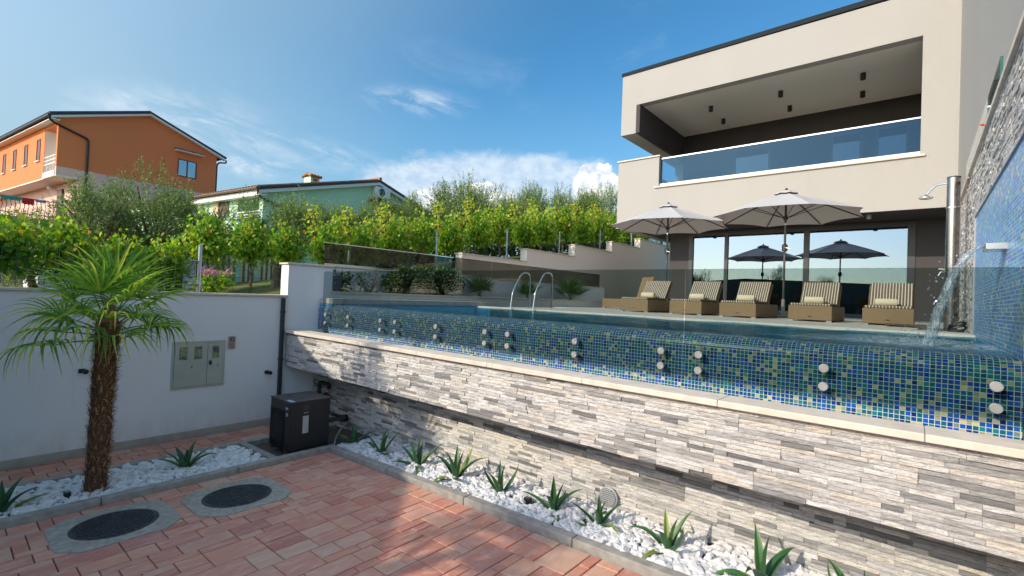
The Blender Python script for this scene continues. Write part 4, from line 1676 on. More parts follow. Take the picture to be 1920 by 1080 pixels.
# ------------------------------------------------------------------ umbrellas
def make_umbrella(x, y, top, label, rot=0.0, D=2.9):
    t = thing('parasol', label, 'umbrella', (x, y, ZD), 'grey market umbrellas between the loungers')
    n = 6 if False else 8
    R0 = D / 2
    zt = top - 0.02
    zr = top - 0.50
    m = MB()
    # canopy: eight sagging panels with thickness
    seg_r, seg_a = 8, 6
    V = []
    def P(k, s, r):
        a0, a1 = rot + 2 * math.pi * k / n, rot + 2 * math.pi * (k + 1) / n
        # straight chord between ribs, with a slight scallop at the hem and sag between ribs
        c0, c1 = Vector((math.cos(a0), math.sin(a0), 0)), Vector((math.cos(a1), math.sin(a1), 0))
        d = c0 * (1 - s) + c1 * s
        bow = 4 * s * (1 - s)
        rr_ = R0 * r * (1 - 0.045 * bow * r)
        zz = zt - (zt - zr) * (r ** 1.12) - 0.035 * bow * r * (1 - r) * 2 + 0.02 * bow * r * r
        return Vector((x, y, 0)) + d * rr_ + Vector((0, 0, zz))
    for k in range(n):
        for i in range(seg_r):
            for j in range(seg_a):
                r0, r1 = 0.08 + 0.92 * i / seg_r, 0.08 + 0.92 * (i + 1) / seg_r
                s0, s1 = j / seg_a, (j + 1) / seg_a
                m.face([P(k, s0, r0), P(k, s0, r1), P(k, s1, r1), P(k, s1, r0)])
    cn = m.build('canopy', M_canvas, t, smooth=True)
    # vent cap
    m = MB()
    for k in range(n):
        for i in range(3):
            r0, r1 = 0.02 + 0.14 * i / 3, 0.02 + 0.14 * (i + 1) / 3
            for (s0, s1) in ((0, .5), (.5, 1)):
                A = [P(k, s0, r0), P(k, s0, r1), P(k, s1, r1), P(k, s1, r0)]
                m.face([a + Vector((0, 0, 0.055 - 0.02 * (i == 2) * (q in (1, 2)))) for q, a in enumerate(A)])
    m.build('vent_cap', M_canvas, t, smooth=True)
    m = MB().lathe((x, y, top + 0.01), [(0.05, 0), (0.03, 0.02), (0.022, 0.05), (0.012, 0.062)], 14)
    m.build('finial', M_anth, t, smooth=True)
    for k in range(n):
        a = rot + 2 * math.pi * k / n
        d = Vector((math.cos(a), math.sin(a), 0))
        pts = []
        for i in range(9):
            r = 0.03 + 0.96 * i / 8
            pts.append(Vector((x, y, zt - (zt - zr) * (r ** 1.12) - 0.014)) + d * R0 * r)
        m = MB()
        for i in range(8):
            m.bar(pts[i], pts[i + 1], 0.014, 0.016)
        rb = m.build('rib', M_anth, t)
        m = MB().bar(Vector((x, y, top - 0.52)) + d * 0.03, pts[4] - Vector((0, 0, 0.012)), 0.010, 0.012)
        m.build('strut', M_anth, rb)
    MB().tube([(x, y, ZD + 0.02), (x, y, top + 0.02)], 0.021, 14).build('pole', plain('dark_pole', (0.10, 0.095, 0.09), 0.35, 0.5), t, smooth=True)
    MB().lathe((x, y, top - 0.56), [(0.035, 0), (0.045, 0.02), (0.045, 0.05), (0.03, 0.07)], 14).build('hub', M_anth, t)
    MB().lathe((x, y, top - 0.66), [(0.023, 0), (0.023, 0.045)], 14).build('ring', M_chrome, t)
    cr = MB().lathe((x, y, ZD + 1.30), [(0.028, 0), (0.052, 0.02), (0.052, 0.13), (0.028, 0.15)], 14).build('crank_housing', plain('dark_pole', (0, 0, 0)), t, smooth=True)
    MB().tube(elbowed([(x, y - 0.05, ZD + 1.37), (x + 0.02, y - 0.12, ZD + 1.37), (x + 0.12, y - 0.13, ZD + 1.34)], 0.03), 0.007, 8).build('crank_handle', M_chrome, cr)
    MB().tube([(x, y, ZD + 0.02), (x, y, ZD + 0.36)], 0.032, 16).build('stand_tube', plain('stand_tube', (0.42, 0.38, 0.33), 0.4, 0.5), t, smooth=True)
    MB().lathe((x, y, ZD + 0.001), [(0.26, 0), (0.26, 0.03), (0.24, 0.045), (0.05, 0.055)], 28).build('base', plain('base_grey', (0.30, 0.29, 0.27), 0.7), t)
    return t


make_umbrella(-4.42, 10.65, 2.22, 'smaller-looking left grey umbrella, farther from the shower', R_(22.5 + 12), 2.65)
make_umbrella(-2.05, 10.70, 2.28, 'larger-looking right grey umbrella in front of the glass doors', R_(22.5 + 4), 2.70)

# ------------------------------------------------------------------ pool ladder
t = thing('pool_ladder', 'polished steel pool ladder at the far left of the pool', 'pool ladder', (-5.2, 6.9, -0.2))
for (xa, xb) in ((-5.47, -5.47), (-4.97, -4.97)):
    m = MB().tube(elbowed([(xa, 6.98, -0.205), (xa, 6.98, 0.44), (xa, 6.74, 0.44), (xa, 6.50, 0.10), (xa, 6.42, -0.40), (xa, 6.42, -1.0)], 0.11, 8), 0.0125, 12)
    m.build('rail', M_chrome, t, smooth=True)
for z in (-0.42, -0.68, -0.94):
    MB().box(-5.46, -4.98, 6.38, 6.46, z, z + 0.03).build('tread', M_steel, t)

# ------------------------------------------------------------------ shower
SX, SY = 0.285, 7.75
sh = thing('outdoor_shower', 'tall stainless outdoor shower column against the stone wall', 'shower', (SX, SY, ZD))
MB().tube([(SX, SY, ZD), (SX, SY, 1.62)], 0.062, 32).build('column', plain('dark_steel', (0.36, 0.34, 0.32), 0.28, 1.0, var=0.08, scale=3), sh, smooth=True)
MB().lathe((SX, SY, 1.6205), [(0.064, 0), (0.064, 0.012), (0.05, 0.018)], 32).build('cap', M_anth, sh)
m = MB().tube(elbowed([(SX - 0.06, SY, 1.565), (SX - 0.17, SY, 1.555), (SX - 0.245, SY - 0.02, 1.44)], 0.06), 0.011, 12)
m.build('arm', M_chrome, sh, smooth=True)
m = MB().lathe((SX - 0.25, SY - 0.02, 1.445), [(0.012, 0), (0.018, -0.01), (0.03, -0.02), (0.068, -0.035), (0.070, -0.045), (0.060, -0.052)], 28)
m.build('shower_head', M_chrome, sh, smooth=True)
m = MB().lathe((SX, SY, 1.255), [(0.069, 0), (0.069, 0.018)], 32)
m.bar((SX + 0.06, SY, 1.264), (XM, SY, 1.264), 0.01, 0.01)
m.build('clamp', M_chrome, sh)
for z, sx in ((0.50, 0.075), (0.155, 0.11)):
    m = MB().tube(elbowed([(SX - 0.055, SY, z), (SX - sx - 0.02, SY - 0.01, z + 0.002), (SX - sx - 0.045, SY - 0.01, z - 0.05)], 0.02), 0.010, 10)
    m.lathe((SX - sx, SY - 0.01, z), [(0.012, 0), (0.012, 0.028)], 12)
    m.bar((SX - sx - 0.045, SY - 0.01, z + 0.034), (SX - sx + 0.02, SY - 0.01, z + 0.03), 0.012, 0.007)
    m.build('tap', M_chrome, sh, smooth=True)
m = MB().box(SX - 0.30, SX + 0.11, SY - 0.26, SY + 0.18, ZD + 0.001, ZD + 0.022)
m.build('tray', M_anth, sh, bevel=0.003)
t = thing('wooden_mat', 'dark slatted wooden foot mat in front of the rightmost lounger', 'mat', (-0.15, 8.5, ZD))
m = MB()
for k in range(7):
    m.box(-0.36 + 0.0, 0.10, 8.34 + k * 0.055, 8.34 + k * 0.055 + 0.044, ZD + 0.02, ZD + 0.035)
m.build('slats', M_wood, t)
m = MB()
for x in (-0.34, -0.15, 0.05):
    m.box(x, x + 0.03, 8.34, 8.71, ZD, ZD + 0.0195)
m.build('runners', M_wood, t)
t = thing('coiled_hose', 'black hose coiled on the deck at the foot of the stone wall', 'hose', (0.33, 8.5, ZD))
m = MB()
for (zz, r) in ((0.012, 0.075), (0.034, 0.07), (0.056, 0.07)):
    m.tube([(0.33 + r * math.cos(a * math.pi / 12), 7.45 + 0.6 * r * math.sin(a * math.pi / 12), ZD + zz + 0.03 * (1 + math.sin(a * math.pi / 12 + zz * 40))) for a in range(25)], 0.010, 8)
m.build('coil', M_black, t, smooth=True)

# ------------------------------------------------------------------ villa
YF, YG, YB = 13.5, 15.0, 17.1
vl = thing('villa', 'modern cream villa with a wide upper balcony above sliding glass doors', 'house', (-3.3, 15, -0.2))
ZS, ZP, ZT = 3.36, 4.29, 6.0            # sill, left parapet, balcony ceiling
XL, XR = -7.25, 0.515
m = MB()
# lower band (balcony parapet front)
m.box(XL, -5.93, YF, YF + 0.26, 2.23, ZP)
m.box(-5.93, XR, YF, YF + 0.26, 2.23, ZS)
# left side parapet
m.box(XL, XL + 0.26, YF + 0.26, YB + 4, 2.23, ZP)
# right post of balcony and roof band
m.box(-0.05, XR, YF, YF + 0.26, ZS, 7.02)
m.box(-7.21, -0.05, YF, YF + 0.26, ZT, 6.985)
# floating upper left leg
m.box(-7.21, -6.72, YF, YF + 0.26, 5.13, ZT)
m.box(-7.21, -6.96, YF + 0.26, YB + 4, 5.13, 6.985)
m.box(-6.96, -6.72, YF + 0.26, YB + 4, 5.13, 5.135)
m.build('outer_wall', M_villa, vl)
m = MB()
m.hexa([(-7.235, YF - 0.03, 6.987), (0.54, YF - 0.03, 7.022), (0.54, YB + 4, 7.022), (-7.235, YB + 4, 6.987), (-7.235, YF - 0.03, 7.08), (0.54, YF - 0.03, 7.16), (0.54, YB + 4, 7.16), (-7.235, YB + 4, 7.08)])
m.build('roof_edge', plain('roof_flashing', (0.018, 0.024, 0.03), 0.8, 0.0, var=0.1, spec=0.15), vl)
m = MB().tube([(-6.95, YF + 1.2, 7.05), (-6.95, YF + 1.2, 7.62)], [0.014, 0.006], 8)
m.build('lightning_rod', M_galv, vl)
# balcony ceiling and dark inner walls
m = MB()
m.box(-6.72, -0.05, YF + 0.26, YB, ZT, ZT + 0.05)
m.box(-0.05, XR, YF + 0.26, YB, ZT, ZT + 0.05)
m.build('balcony_ceiling', M_ceil, vl)
m = MB()
m.box(-6.715, -6.60, YF + 0.002, YB, 5.137, ZT - 0.002)
bk = [(-6.60, -5.2, 3.1, ZT), (-5.2, 0.5, 5.25, ZT)]
# back wall with door openings
ops = [(-4.9, -3.75), (-2.15, -1.35), (-1.05, -0.30)]
cur = -6.60
for (a, b) in ops:
    m.box(cur, a, YB, YB + 0.2, 3.1, 5.25)
    cur = b
m.box(cur, 0.5, YB, YB + 0.2, 3.1, 5.25)
m.box(-6.60, 0.5, YB + 0.001, YB + 0.2, 5.25, ZT - 0.001)
m.box(-0.049, 0.2, YF + 0.262, YB, 3.1, ZT - 0.002)
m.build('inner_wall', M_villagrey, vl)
m = MB().box(XL + 0.26, XR, YF + 0.26, YB, 2.95, 3.08)
m.build('balcony_floor', M_deck, vl)
for (a, b) in ops:
    w = MB()
    w.box(a, a + 0.07, YB - 0.02, YB + 0.1, 3.08, 5.24)
    w.box(b - 0.07, b, YB - 0.02, YB + 0.1, 3.08, 5.24)
    w.box(a + 0.07, b - 0.07, YB - 0.02, YB + 0.1, 5.16, 5.24)
    wf = w.build('balcony_door', M_anth, vl)
    MB().box(a + 0.07, b - 0.07, YB + 0.03, YB + 0.04, 3.08, 5.16).build('pane', M_pane2, wf)
    c = MB()
    n = 14
    for k in range(n):
        xa, xb = a + 0.1 + (b - a) * 0.35 * k / n, a + 0.1 + (b - a) * 0.35 * (k + 1) / n
        c.face([(xa, YB + 0.18 + 0.03 * (k % 2), 3.09), (xb, YB + 0.18 + 0.03 * ((k + 1) % 2), 3.09), (xb, YB + 0.18 + 0.03 * ((k + 1) % 2), 5.15), (xa, YB + 0.18 + 0.03 * (k % 2), 5.15)])
    c.build('curtain', M_curtain, wf)
# downlights under the balcony ceiling
for (x, y) in ((-4.94, 14.85), (-3.06, 14.86), (-1.20, 14.86), (-4.95, 16.1), (-3.06, 16.1), (-1.30, 16.1)):
    MB().lathe((x, y, ZT - 0.16), [(0.045, 0), (0.06, 0.0), (0.06, 0.158)], 20).build('downlight', M_black, vl)
# sill coping + glass
m = MB()
m.box(-6.05, 0.03, YF - 0.05, YF + 0.28, ZS + 0.001, ZS + 0.045)
m.box(XL - 0.04, -5.90, YF - 0.04, YF + 0.28, ZP + 0.001, ZP + 0.04)
m.box(XL - 0.04, XL + 0.28, YF + 0.28, YB + 4, ZP + 0.001, ZP + 0.04)
m.build('sill', M_coping, vl, bevel=0.004)
gl_ = MB().box(-5.90, -0.055, YF + 0.10, YF + 0.114, ZS + 0.12, 4.225).build('balcony_glass', M_blue, vl)
MB().box(-5.92, -0.052, YF + 0.09, YF + 0.125, 4.226, 4.255).build('handrail', M_chrome, vl)
MB().box(-5.92, -0.052, YF + 0.06, YF + 0.15, ZS + 0.046, ZS + 0.13).build('glass_channel', M_white_paint, vl)
# ground floor
m = MB().box(XL + 0.002, XR, YF + 0.262, YG + 0.3, 2.235, 2.30)
m.box(XL + 0.002, XR, YF + 0.001, YF + 0.262, 2.225, 2.229)
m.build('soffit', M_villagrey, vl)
m = MB()
DX0, DX1, DZ = -5.52, -0.10, 2.20
m.box(-6.12, DX0, YG, YG + 0.25, ZD, 2.234)
m.box(DX1, XR + 0.3, YG, YG + 0.25, ZD, 2.234)
m.box(DX0, DX1, YG, YG + 0.25, DZ, 2.234)
m.box(-6.12, -5.9, YG + 0.25, YG + 5, ZD, 2.234)
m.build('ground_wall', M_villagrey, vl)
# sliding doors
fr = MB()
fr.box(DX0 + 0.001, DX1 - 0.001, YG - 0.02, YG + 0.12, DZ - 0.13, DZ - 0.001)
fr.box(DX0 + 0.001, DX1 - 0.001, YG - 0.02, YG + 0.12, ZD + 0.001, ZD + 0.10)
for (a, b) in ((DX0 + 0.001, DX0 + 0.13), (-4.46, -4.36), (-2.42, -2.29), (DX1 - 0.15, DX1 - 0.001)):
    fr.box(a, b, YG - 0.022, YG + 0.121, ZD + 0.10, DZ - 0.13)
f = fr.build('sliding_door', M_anth, vl)
for (a, b) in ((DX0 + 0.13, -4.46), (-4.36, -2.42), (-2.29, DX1 - 0.15)):
    MB().box(a, b, YG + 0.03, YG + 0.045, ZD + 0.10, DZ - 0.13).build('pane', M_door, f)
c = MB()
n = 34
for k in range(n):
    xa, xb = DX0 + 0.2 + 1.6 * k / n, DX0 + 0.2 + 1.6 * (k + 1) / n
    c.face([(xa, YG + 0.35 + 0.05 * (k % 2), ZD + 0.02), (xb, YG + 0.35 + 0.05 * ((k + 1) % 2), ZD + 0.02), (xb, YG + 0.35 + 0.05 * ((k + 1) % 2), 2.2), (xa, YG + 0.35 + 0.05 * (k % 2), 2.2)])
c.build('curtain', M_curtain, vl)
m = MB()
m.box(-5.9, XR + 0.2, YG + 4.6, YG + 4.7, ZD, 2.23)
m.box(XR + 0.1, XR + 0.2, YG + 0.25, YG + 4.6, ZD, 2.23)
m.box(-5.9, XR + 0.2, YG + 0.25, YG + 4.7, ZD - 0.1, ZD - 0.01)
m.box(-5.9, XR + 0.2, YG + 0.25, YG + 4.7, 2.236, 2.30)
m.build('room', M_interior, vl)
for (x, y) in ((-0.94, 13.95), (-2.9, 13.95), (-5.1, 13.95), (-6.6, 13.95)):
    MB().lathe((x, y, 2.14), [(0.04, 0), (0.05, 0), (0.05, 0.094)], 18).build('downlight', M_rub, vl)
# right wing, set back wall above the feature wall
m = MB()
m.box(XR + 0.045, XR + 1.6, 2.0, YF + 0.2, 1.0, 9.5)
m.box(XR + 0.001, XR + 0.044, YF + 0.001, YF + 0.26, 2.24, 7.02)
m.build('wing_wall', M_villa, vl)
# body behind
m = MB()
m.box(-7.0, XR + 1.6, YB + 0.25, YB + 4.2, ZD, 6.9)
m.build('core', M_interior, vl)
# balcony daybed behind the glass
t = thing('daybed', 'round hooded wicker daybed behind the blue balcony glass', 'daybed', (-4.9, 15.4, 3.08))
m = MB()
cx, cy, rr0 = -5.2, 14.9, 0.88
for i in range(10):
    a0, a1 = math.pi * i / 10, math.pi * (i + 1) / 10
    for j in range(6):
        b0, b1 = (math.pi / 2) * j / 6, (math.pi / 2) * (j + 1) / 6

        def Q(a, b):
            return (cx + rr0 * math.cos(a), cy + 0.2 + rr0 * math.sin(a) * math.cos(b) * 0.9, 3.25 + rr0 * 1.05 * math.sin(a) * math.sin(b))
        m.face([Q(a0, b0), Q(a1, b0), Q(a1, b1), Q(a0, b1)])
m.build('hood', plain('hood_grey', (0.10, 0.10, 0.11), 0.8), t, smooth=True)
MB().lathe((cx, cy + 0.1, 3.08), [(0.72, 0), (0.78, 0.1), (0.78, 0.26), (0.70, 0.30)], 32).build('seat', M_wicker, t, smooth=True)

# ------------------------------------------------------------------ stepped garden wall
sw = thing('stepped_wall', 'cream stepped retaining wall climbing the slope towards the villa', 'wall', (-9.1, 14, -0.2))
st = [(8.62, 11.28, 1.07), (11.28, 13.88, 1.45), (13.88, 16.45, 1.855), (16.45, 18.85, 2.25), (18.85, 22.5, 2.64)]
m = MB()
for (a, b, z) in st:
    m.box(-9.25, -9.0, a, b, -0.8, z - 0.03)
m.build('wall', M_stairwall, sw)
m = MB()
for (a, b, z) in st:
    m.box(-9.28, -8.97, a - 0.03, b - 0.001 if b < 22 else b, z - 0.029, z + 0.003)
m.build('coping', M_coping, sw, bevel=0.004)
t = MB().box(-8.998, -8.97, 13.95, 14.07, 0.30, 0.42)
o = t.build('socket', M_anth, None, bevel=0.004, world_origin=(-8.98, 14.0, 0.3))
tag(o, 'small dark outdoor socket on the cream wall behind the loungers', 'socket')

# ------------------------------------------------------------------ neighbouring houses
UV_, WV_ = (-0.13833, 0.99039), (-0.99039, -0.13833)


def lp(O, a, b, z):
    return (O[0] + UV_[0] * a + WV_[0] * b, O[1] + UV_[1] * a + WV_[1] * b, z)


def gable_house(O, A, peak_a, z_base, z_eL, z_eR, z_peak, B, m, step=0.0):
    """gable prism outline as one solid, from b=0 back to b=B"""
    m.prism([lp(O, 0, 0, z_base), lp(O, A, 0, z_base), lp(O, A, 0, z_eR), lp(O, peak_a, 0, z_peak), lp(O, 0, 0, z_eL)], Vector((WV_[0], WV_[1], 0)) * B)


def roof_slab(m, O, a0, z0, a1, z1, b0, b1, th):
    m.hexa([lp(O, a0, b0, z0), lp(O, a1, b0, z1), lp(O, a1, b1, z1), lp(O, a0, b1, z0), lp(O, a0, b0, z0 + th), lp(O, a1, b0, z1 + th), lp(O, a1, b1, z1 + th), lp(O, a0, b1, z0 + th)])


def tiles_on(m, O, a0, z0, a1, z1, b0, b1, pitch=0.24, rad=0.07, edge_only=True):
    """barrel tile courses along the slope direction"""
    n = int((b1 - b0) / pitch)
    for k in range(n):
        b = b0 + pitch * (k + 0.5)
        m.tube([lp(O, a0, b, z0), lp(O, a1, b, z1)], rad, 6)


def window(parent, O, a0, a1, b0, b1, z0, z1, mat, face, name='window', bars=1, sill=True, out=-1):
    """window in gable plane (face 'a') or long wall plane (face 'b')"""
    m = MB()
    t = 0.05
    if face == 'a':
        d0, d1 = out * 0.03, out * -0.05
        for (p, q, r, s_) in ((a0, a0 + t, z0, z1), (a1 - t, a1, z0, z1), (a0 + t, a1 - t, z0, z0 + t), (a0 + t, a1 - t, z1 - t, z1)):
            m.fbox((O, UV_, WV_), p, q, min(d0, d1), max(d0, d1), r, s_)
        for k in range(bars):
            c = a0 + (a1 - a0) * (k + 1) / (bars + 1)
            m.fbox((O, UV_, WV_), c - 0.03, c + 0.03, min(d0, d1), max(d0, d1), z0 + t, z1 - t)
        f = m.build(name, mat, parent)
        g_ = MB()
        g_.fbox((O, UV_, WV_), a0 + t, a1 - t, -0.004, 0.002, z0 + t, z1 - t)
        g_.build('pane', M_pane, f)
    else:
        for (p, q, r, s_) in ((b0, b0 + t, z0, z1), (b1 - t, b1, z0, z1), (b0 + t, b1 - t, z0, z0 + t), (b0 + t, b1 - t, z1 - t, z1)):
            m.fbox((O, UV_, WV_), -0.03, 0.05, p, q, r, s_)
        f = m.build(name, mat, parent)
        g_ = MB()
        g_.fbox((O, UV_, WV_), -0.006, 0.0, b0 + t, b1 - t, z0 + t, z1 - t)
        g_.build('pane', mat if bars == 0 else M_pane, f)
        if sill:
            s2 = MB()
            s2.fbox((O, UV_, WV_), -0.08, 0.0, b0 - 0.05, b1 + 0.05, z0 - 0.05, z0 - 0.002)
            s2.build('sill', M_white_paint, f)
    return f


OO = (-34.275, 3.631)
oh = thing('orange_house', 'two storey orange and pink house with a dark gabled roof', 'house', lp(OO, 4, 5, 0))
m = MB()
# upper orange volume around a loggia at the near corner
zE, zP, zB, zM = 8.34, 9.79, 5.83, 5.38
BL = 22.0
m.prism([lp(OO, 0, 0, zB), lp(OO, 7.8, 0, zB - 0.0), lp(OO, 7.8, 0, zE + 0.05), lp(OO, 3.95, 0, zP), lp(OO, 0, 0, zE)], Vector((WV_[0], WV_[1], 0)) * 0.20)
m.prism([lp(OO, 1.5, 0.2, zB), lp(OO, 7.8, 0.2, zB), lp(OO, 7.8, 0.2, zE + 0.05), lp(OO, 3.95, 0.2, zP), lp(OO, 1.5, 0.2, zE + 0.55)], Vector((WV_[0], WV_[1], 0)) * 1.85)
m.prism([lp(OO, 0, 2.05, zM), lp(OO, 7.8, 2.05, zM), lp(OO, 7.8, 2.05, zE + 0.05), lp(OO, 3.95, 2.05, zP), lp(OO, 0, 2.05, zE)], Vector((WV_[0], WV_[1], 0)) * BL)
m.fbox((OO, UV_, WV_), 0.0, 1.5, 0.2, 2.05, 7.98, 8.15)
m.build('orange_wall', M_orange, oh)
m = MB()
F = (OO, UV_, WV_)
m.fbox(F, 0.0, 7.8, 0.002, 0.20, zM, zB - 0.001)
m.fbox(F, 0.93, 7.8, 0.001, BL, -0.5, zM - 0.001)
m.fbox(F, 0.93, 7.8, 0.201, 2.04, zM, zB - 0.001)
m.build('pink_wall', M_pink, oh)
m = MB()
m.fbox(F, 0.0, 0.92, 0.0, BL, zM - 0.06, zM - 0.002)
m.fbox(F, 0.0, 1.49, 0.21, 2.04, zM, zM + 0.18)
m.fbox(F, 1.48, 1.499, 0.21, 2.04, zM + 0.18, 7.97)
m.fbox(F, 0.02, 1.479, 0.201, 0.209, zM + 0.181, 7.97)
m.fbox(F, 0.02, 1.479, 2.041, 2.049, zM + 0.181, 7.97)
m.fbox(F, -0.03, 0.0, 0.201, 2.049, zM - 0.05, zM + 0.26)
m.build('loggia', M_ceil, oh)
m = MB()
for z in (6.05, 6.25, 6.45):
    m.fbox(F, 0.02, 0.05, 0.21, 2.04, z, z + 0.04)
for b in (0.7, 1.2, 1.7):
    m.fbox(F, 0.055, 0.075, b, b + 0.03, 5.6, 6.5)
m.build('loggia_railing', M_white_paint, oh)
m = MB()
for (s_, e_) in (((-0.42, 8.32), (3.95, 9.86)), ((8.28, 8.32), (3.95, 9.86))):
    roof_slab(m, OO, s_[0], s_[1], e_[0], e_[1], -0.30, BL, 0.10)
m.build('roof', M_slate, oh)
m = MB()
tiles_on(m, OO, -0.42, 8.43, 3.95, 9.97, -0.30, 12)
m.build('roof_tiles', M_slate, oh)
m = MB()
for (s_, e_) in (((-0.36, 8.20), (3.95, 9.74)), ((8.22, 8.20), (3.95, 9.74))):
    roof_slab(m, OO, s_[0], s_[1], e_[0], e_[1], -0.26, 0.0, 0.115)
m.fbox(F, -0.36, 0.0, -0.26, BL, 8.14, 8.20)
m.build('eaves', M_white_paint, oh)
m = MB()
m.tube([lp(OO, -0.44, -0.3, 8.30), lp(OO, -0.44, BL, 8.30)], 0.07, 8)
m.build('gutter', M_anth, oh)
m = MB()
m.tube(elbowed([lp(OO, -0.44, -0.24, 8.30), lp(OO, -0.40, -0.20, 8.12), lp(OO, -0.2, -0.06, 8.02), lp(OO, 1.22, -0.06, 7.55), lp(OO, 1.22, -0.06, 3.5)], 0.15), 0.055, 8)
m.build('downpipe', M_black, oh, smooth=True)
m = MB()
m.tube(elbowed([lp(OO, 8.30, -0.2, 8.24), lp(OO, 8.30, -0.2, 8.05), lp(OO, 7.95, -0.1, 8.02), lp(OO, 7.86, 0.05, 7.9), lp(OO, 7.86, 0.05, 3.0)], 0.12), 0.05, 8)
m.build('downpipe', M_anth, oh, smooth=True)
window(oh, OO, 5.56, 6.62, 0, 0, 6.62, 7.68, M_brown, 'a')
m = MB()
m.fbox(F, 5.35, 6.9, -0.36, -0.002, 8.10, 8.17)
aw = m.build('window_awning', M_white_paint, oh)
m = MB()
for k in range(10):
    a = 5.42 + k * 0.155
    m.tube([lp(OO, a, -0.38, 8.19), lp(OO, a, -0.003, 8.27)], 0.06, 6)
m.build('awning_tiles', M_terra, aw)
for b in (2.70, 4.95, 7.15, 9.35, 11.6):
    window(oh, OO, 0, 0, b, b + 0.62, 6.42, 7.62, M_brown, 'b', bars=0)
# little lamp under the overhang and door on lower floor
m = MB()
m.fbox(F, 0.84, 0.925, 2.2, 3.0, 3.2, 5.0)
m.build('door', M_brown, oh)
MB().fbox(F, 0.84, 0.925, 0.25, 0.7, 4.0, 5.0).build('shutter', plain('shutter_tan', (0.50, 0.36, 0.20), 0.7), oh)
MB().lathe(lp(OO, 0.7, 3.6, 5.0), [(0.05, 0), (0.14, 0.05), (0.14, 0.2), (0.04, 0.28)], 10).build('porch_lamp', M_white_paint, oh)
# terrace of the orange house
m = MB()
m.fbox(F, -3.2, 0.92, 0.3, BL, 2.72, 3.02)
m.build('terrace_slab', M_brown, oh)
m = MB()
m.fbox(F, -2.9, 0.92, 0.6, BL, -0.5, 2.715)
m.build('terrace_wall', M_pink, oh)
m = MB()
for z in (3.95, 3.2):
    m.bar(lp(OO, -3.1, 0.35, z), lp(OO, 0.22, 0.35, z), 0.05, 0.04)
for k in range(22):
    a = -3.1 + k * 0.158
    m.tube([lp(OO, a, 0.35, 3.03), lp(OO, a, 0.35, 3.35), lp(OO, a + 0.04, 0.33, 3.55), lp(OO, a, 0.35, 3.75), lp(OO, a, 0.35, 3.95)], 0.014, 5)
m.build('terrace_railing', M_black, oh)
for (a0, a1, z0, colr, nm, lab) in ((-1.86, -1.14, 3.80, (0.02, 0.25, 0.22), 'teal_cloth', 'teal cloth drying over the terrace railing of the orange house'), (-1.10, -0.67, 3.66, (0.45, 0.015, 0.02), 'red_cloth', 'red cloth drying over the terrace railing of the orange house'), (-0.64, -0.24, 3.84, (0.15, 0.17, 0.38), 'blue_cloth', 'faded blue cloth drying over the terrace railing of the orange house')):
    m = MB()
    n = 10
    for k in range(n):
        a, b = a0 + (a1 - a0) * k / n, a0 + (a1 - a0) * (k + 1) / n
        zz0, zz1 = z0 + 0.03 * math.sin(k * 2.1), z0 + 0.03 * math.sin((k + 1) * 2.1)
        o0, o1 = 0.02 * math.sin(k * 1.7), 0.02 * math.sin((k + 1) * 1.7)
        m.face([lp(OO, a, 0.30 + o0, zz0), lp(OO, b, 0.30 + o1, zz1), lp(OO, b, 0.31, 3.985), lp(OO, a, 0.31, 3.985)])
        m.face([lp(OO, a, 0.31, 3.985), lp(OO, b, 0.31, 3.985), lp(OO, b, 0.40, 3.985), lp(OO, a, 0.40, 3.985)])
        m.face([lp(OO, a, 0.40, 3.985), lp(OO, b, 0.40, 3.985), lp(OO, b, 0.42 + o1, zz1 + 0.1), lp(OO, a, 0.42 + o0, zz0 + 0.1)])
    o = m.build(nm, plain(nm, colr, 0.9), None, world_origin=lp(OO, (a0 + a1) / 2, 0.35, z0))
    tag(o, lab, 'laundry')

GO = (-20.855, 8.485)
gh = thing('green_house', 'low green house with white eaves, tiled roof and slatted porch', 'house', lp(GO, 5, 4, -0.3))
FG = (GO, UV_, WV_)
m = MB()
zc_, zp_, BG = 3.92, 5.52, 13.0
m.prism([lp(GO, 0, 0, -0.6), lp(GO, 12, 0, -0.6), lp(GO, 12, 0, zc_), lp(GO, 6, 0, zp_), lp(GO, 0, 0, zc_)], Vector((WV_[0], WV_[1], 0)) * 0.25)
m.prism([lp(GO, 1.7, 0.25, -0.6), lp(GO, 12, 0.25, -0.6), lp(GO, 12, 0.25, zc_), lp(GO, 6, 0.25, zp_), lp(GO, 1.7, 0.25, zc_ + 0.4)], Vector((WV_[0], WV_[1], 0)) * 1.65)
m.prism([lp(GO, 0, 1.9, -0.6), lp(GO, 12, 1.9, -0.6), lp(GO, 12, 1.9, zc_), lp(GO, 6, 1.9, zp_), lp(GO, 0, 1.9, zc_)], Vector((WV_[0], WV_[1], 0)) * BG)
m.fbox(FG, 0.0, 1.7, 0.25, 1.9, 2.5, 2.75)
m.build('wall', M_green, gh)
m = MB()
for z in (2.9, 3.02, 3.14):
    m.fbox(FG, 0.01, 0.05, 0.26, 1.89, z, z + 0.05)
m.build('loggia_railing', M_white_paint, gh)
m = MB()
for (s_, e_) in (((-0.35, 3.95), (6, 5.64)), ((12.4, 3.95), (6, 5.64))):
    roof_slab(m, GO, s_[0], s_[1], e_[0], e_[1], -0.28, BG, 0.10)
rf = m.build('roof', plain('brown_fascia', (0.055, 0.035, 0.03), 0.6), gh)
m = MB()
tiles_on(m, GO, -0.38, 4.06, 6, 5.75, -0.26, BG, 0.22, 0.065)
tiles_on(m, GO, 12.4, 4.06, 6, 5.75, -0.26, BG, 0.22, 0.065)
m.tube([lp(GO, 6, -0.3, 5.80), lp(GO, 6, BG, 5.80)], 0.09, 8)
m.build('roof_tiles', M_terra, rf)
m = MB()
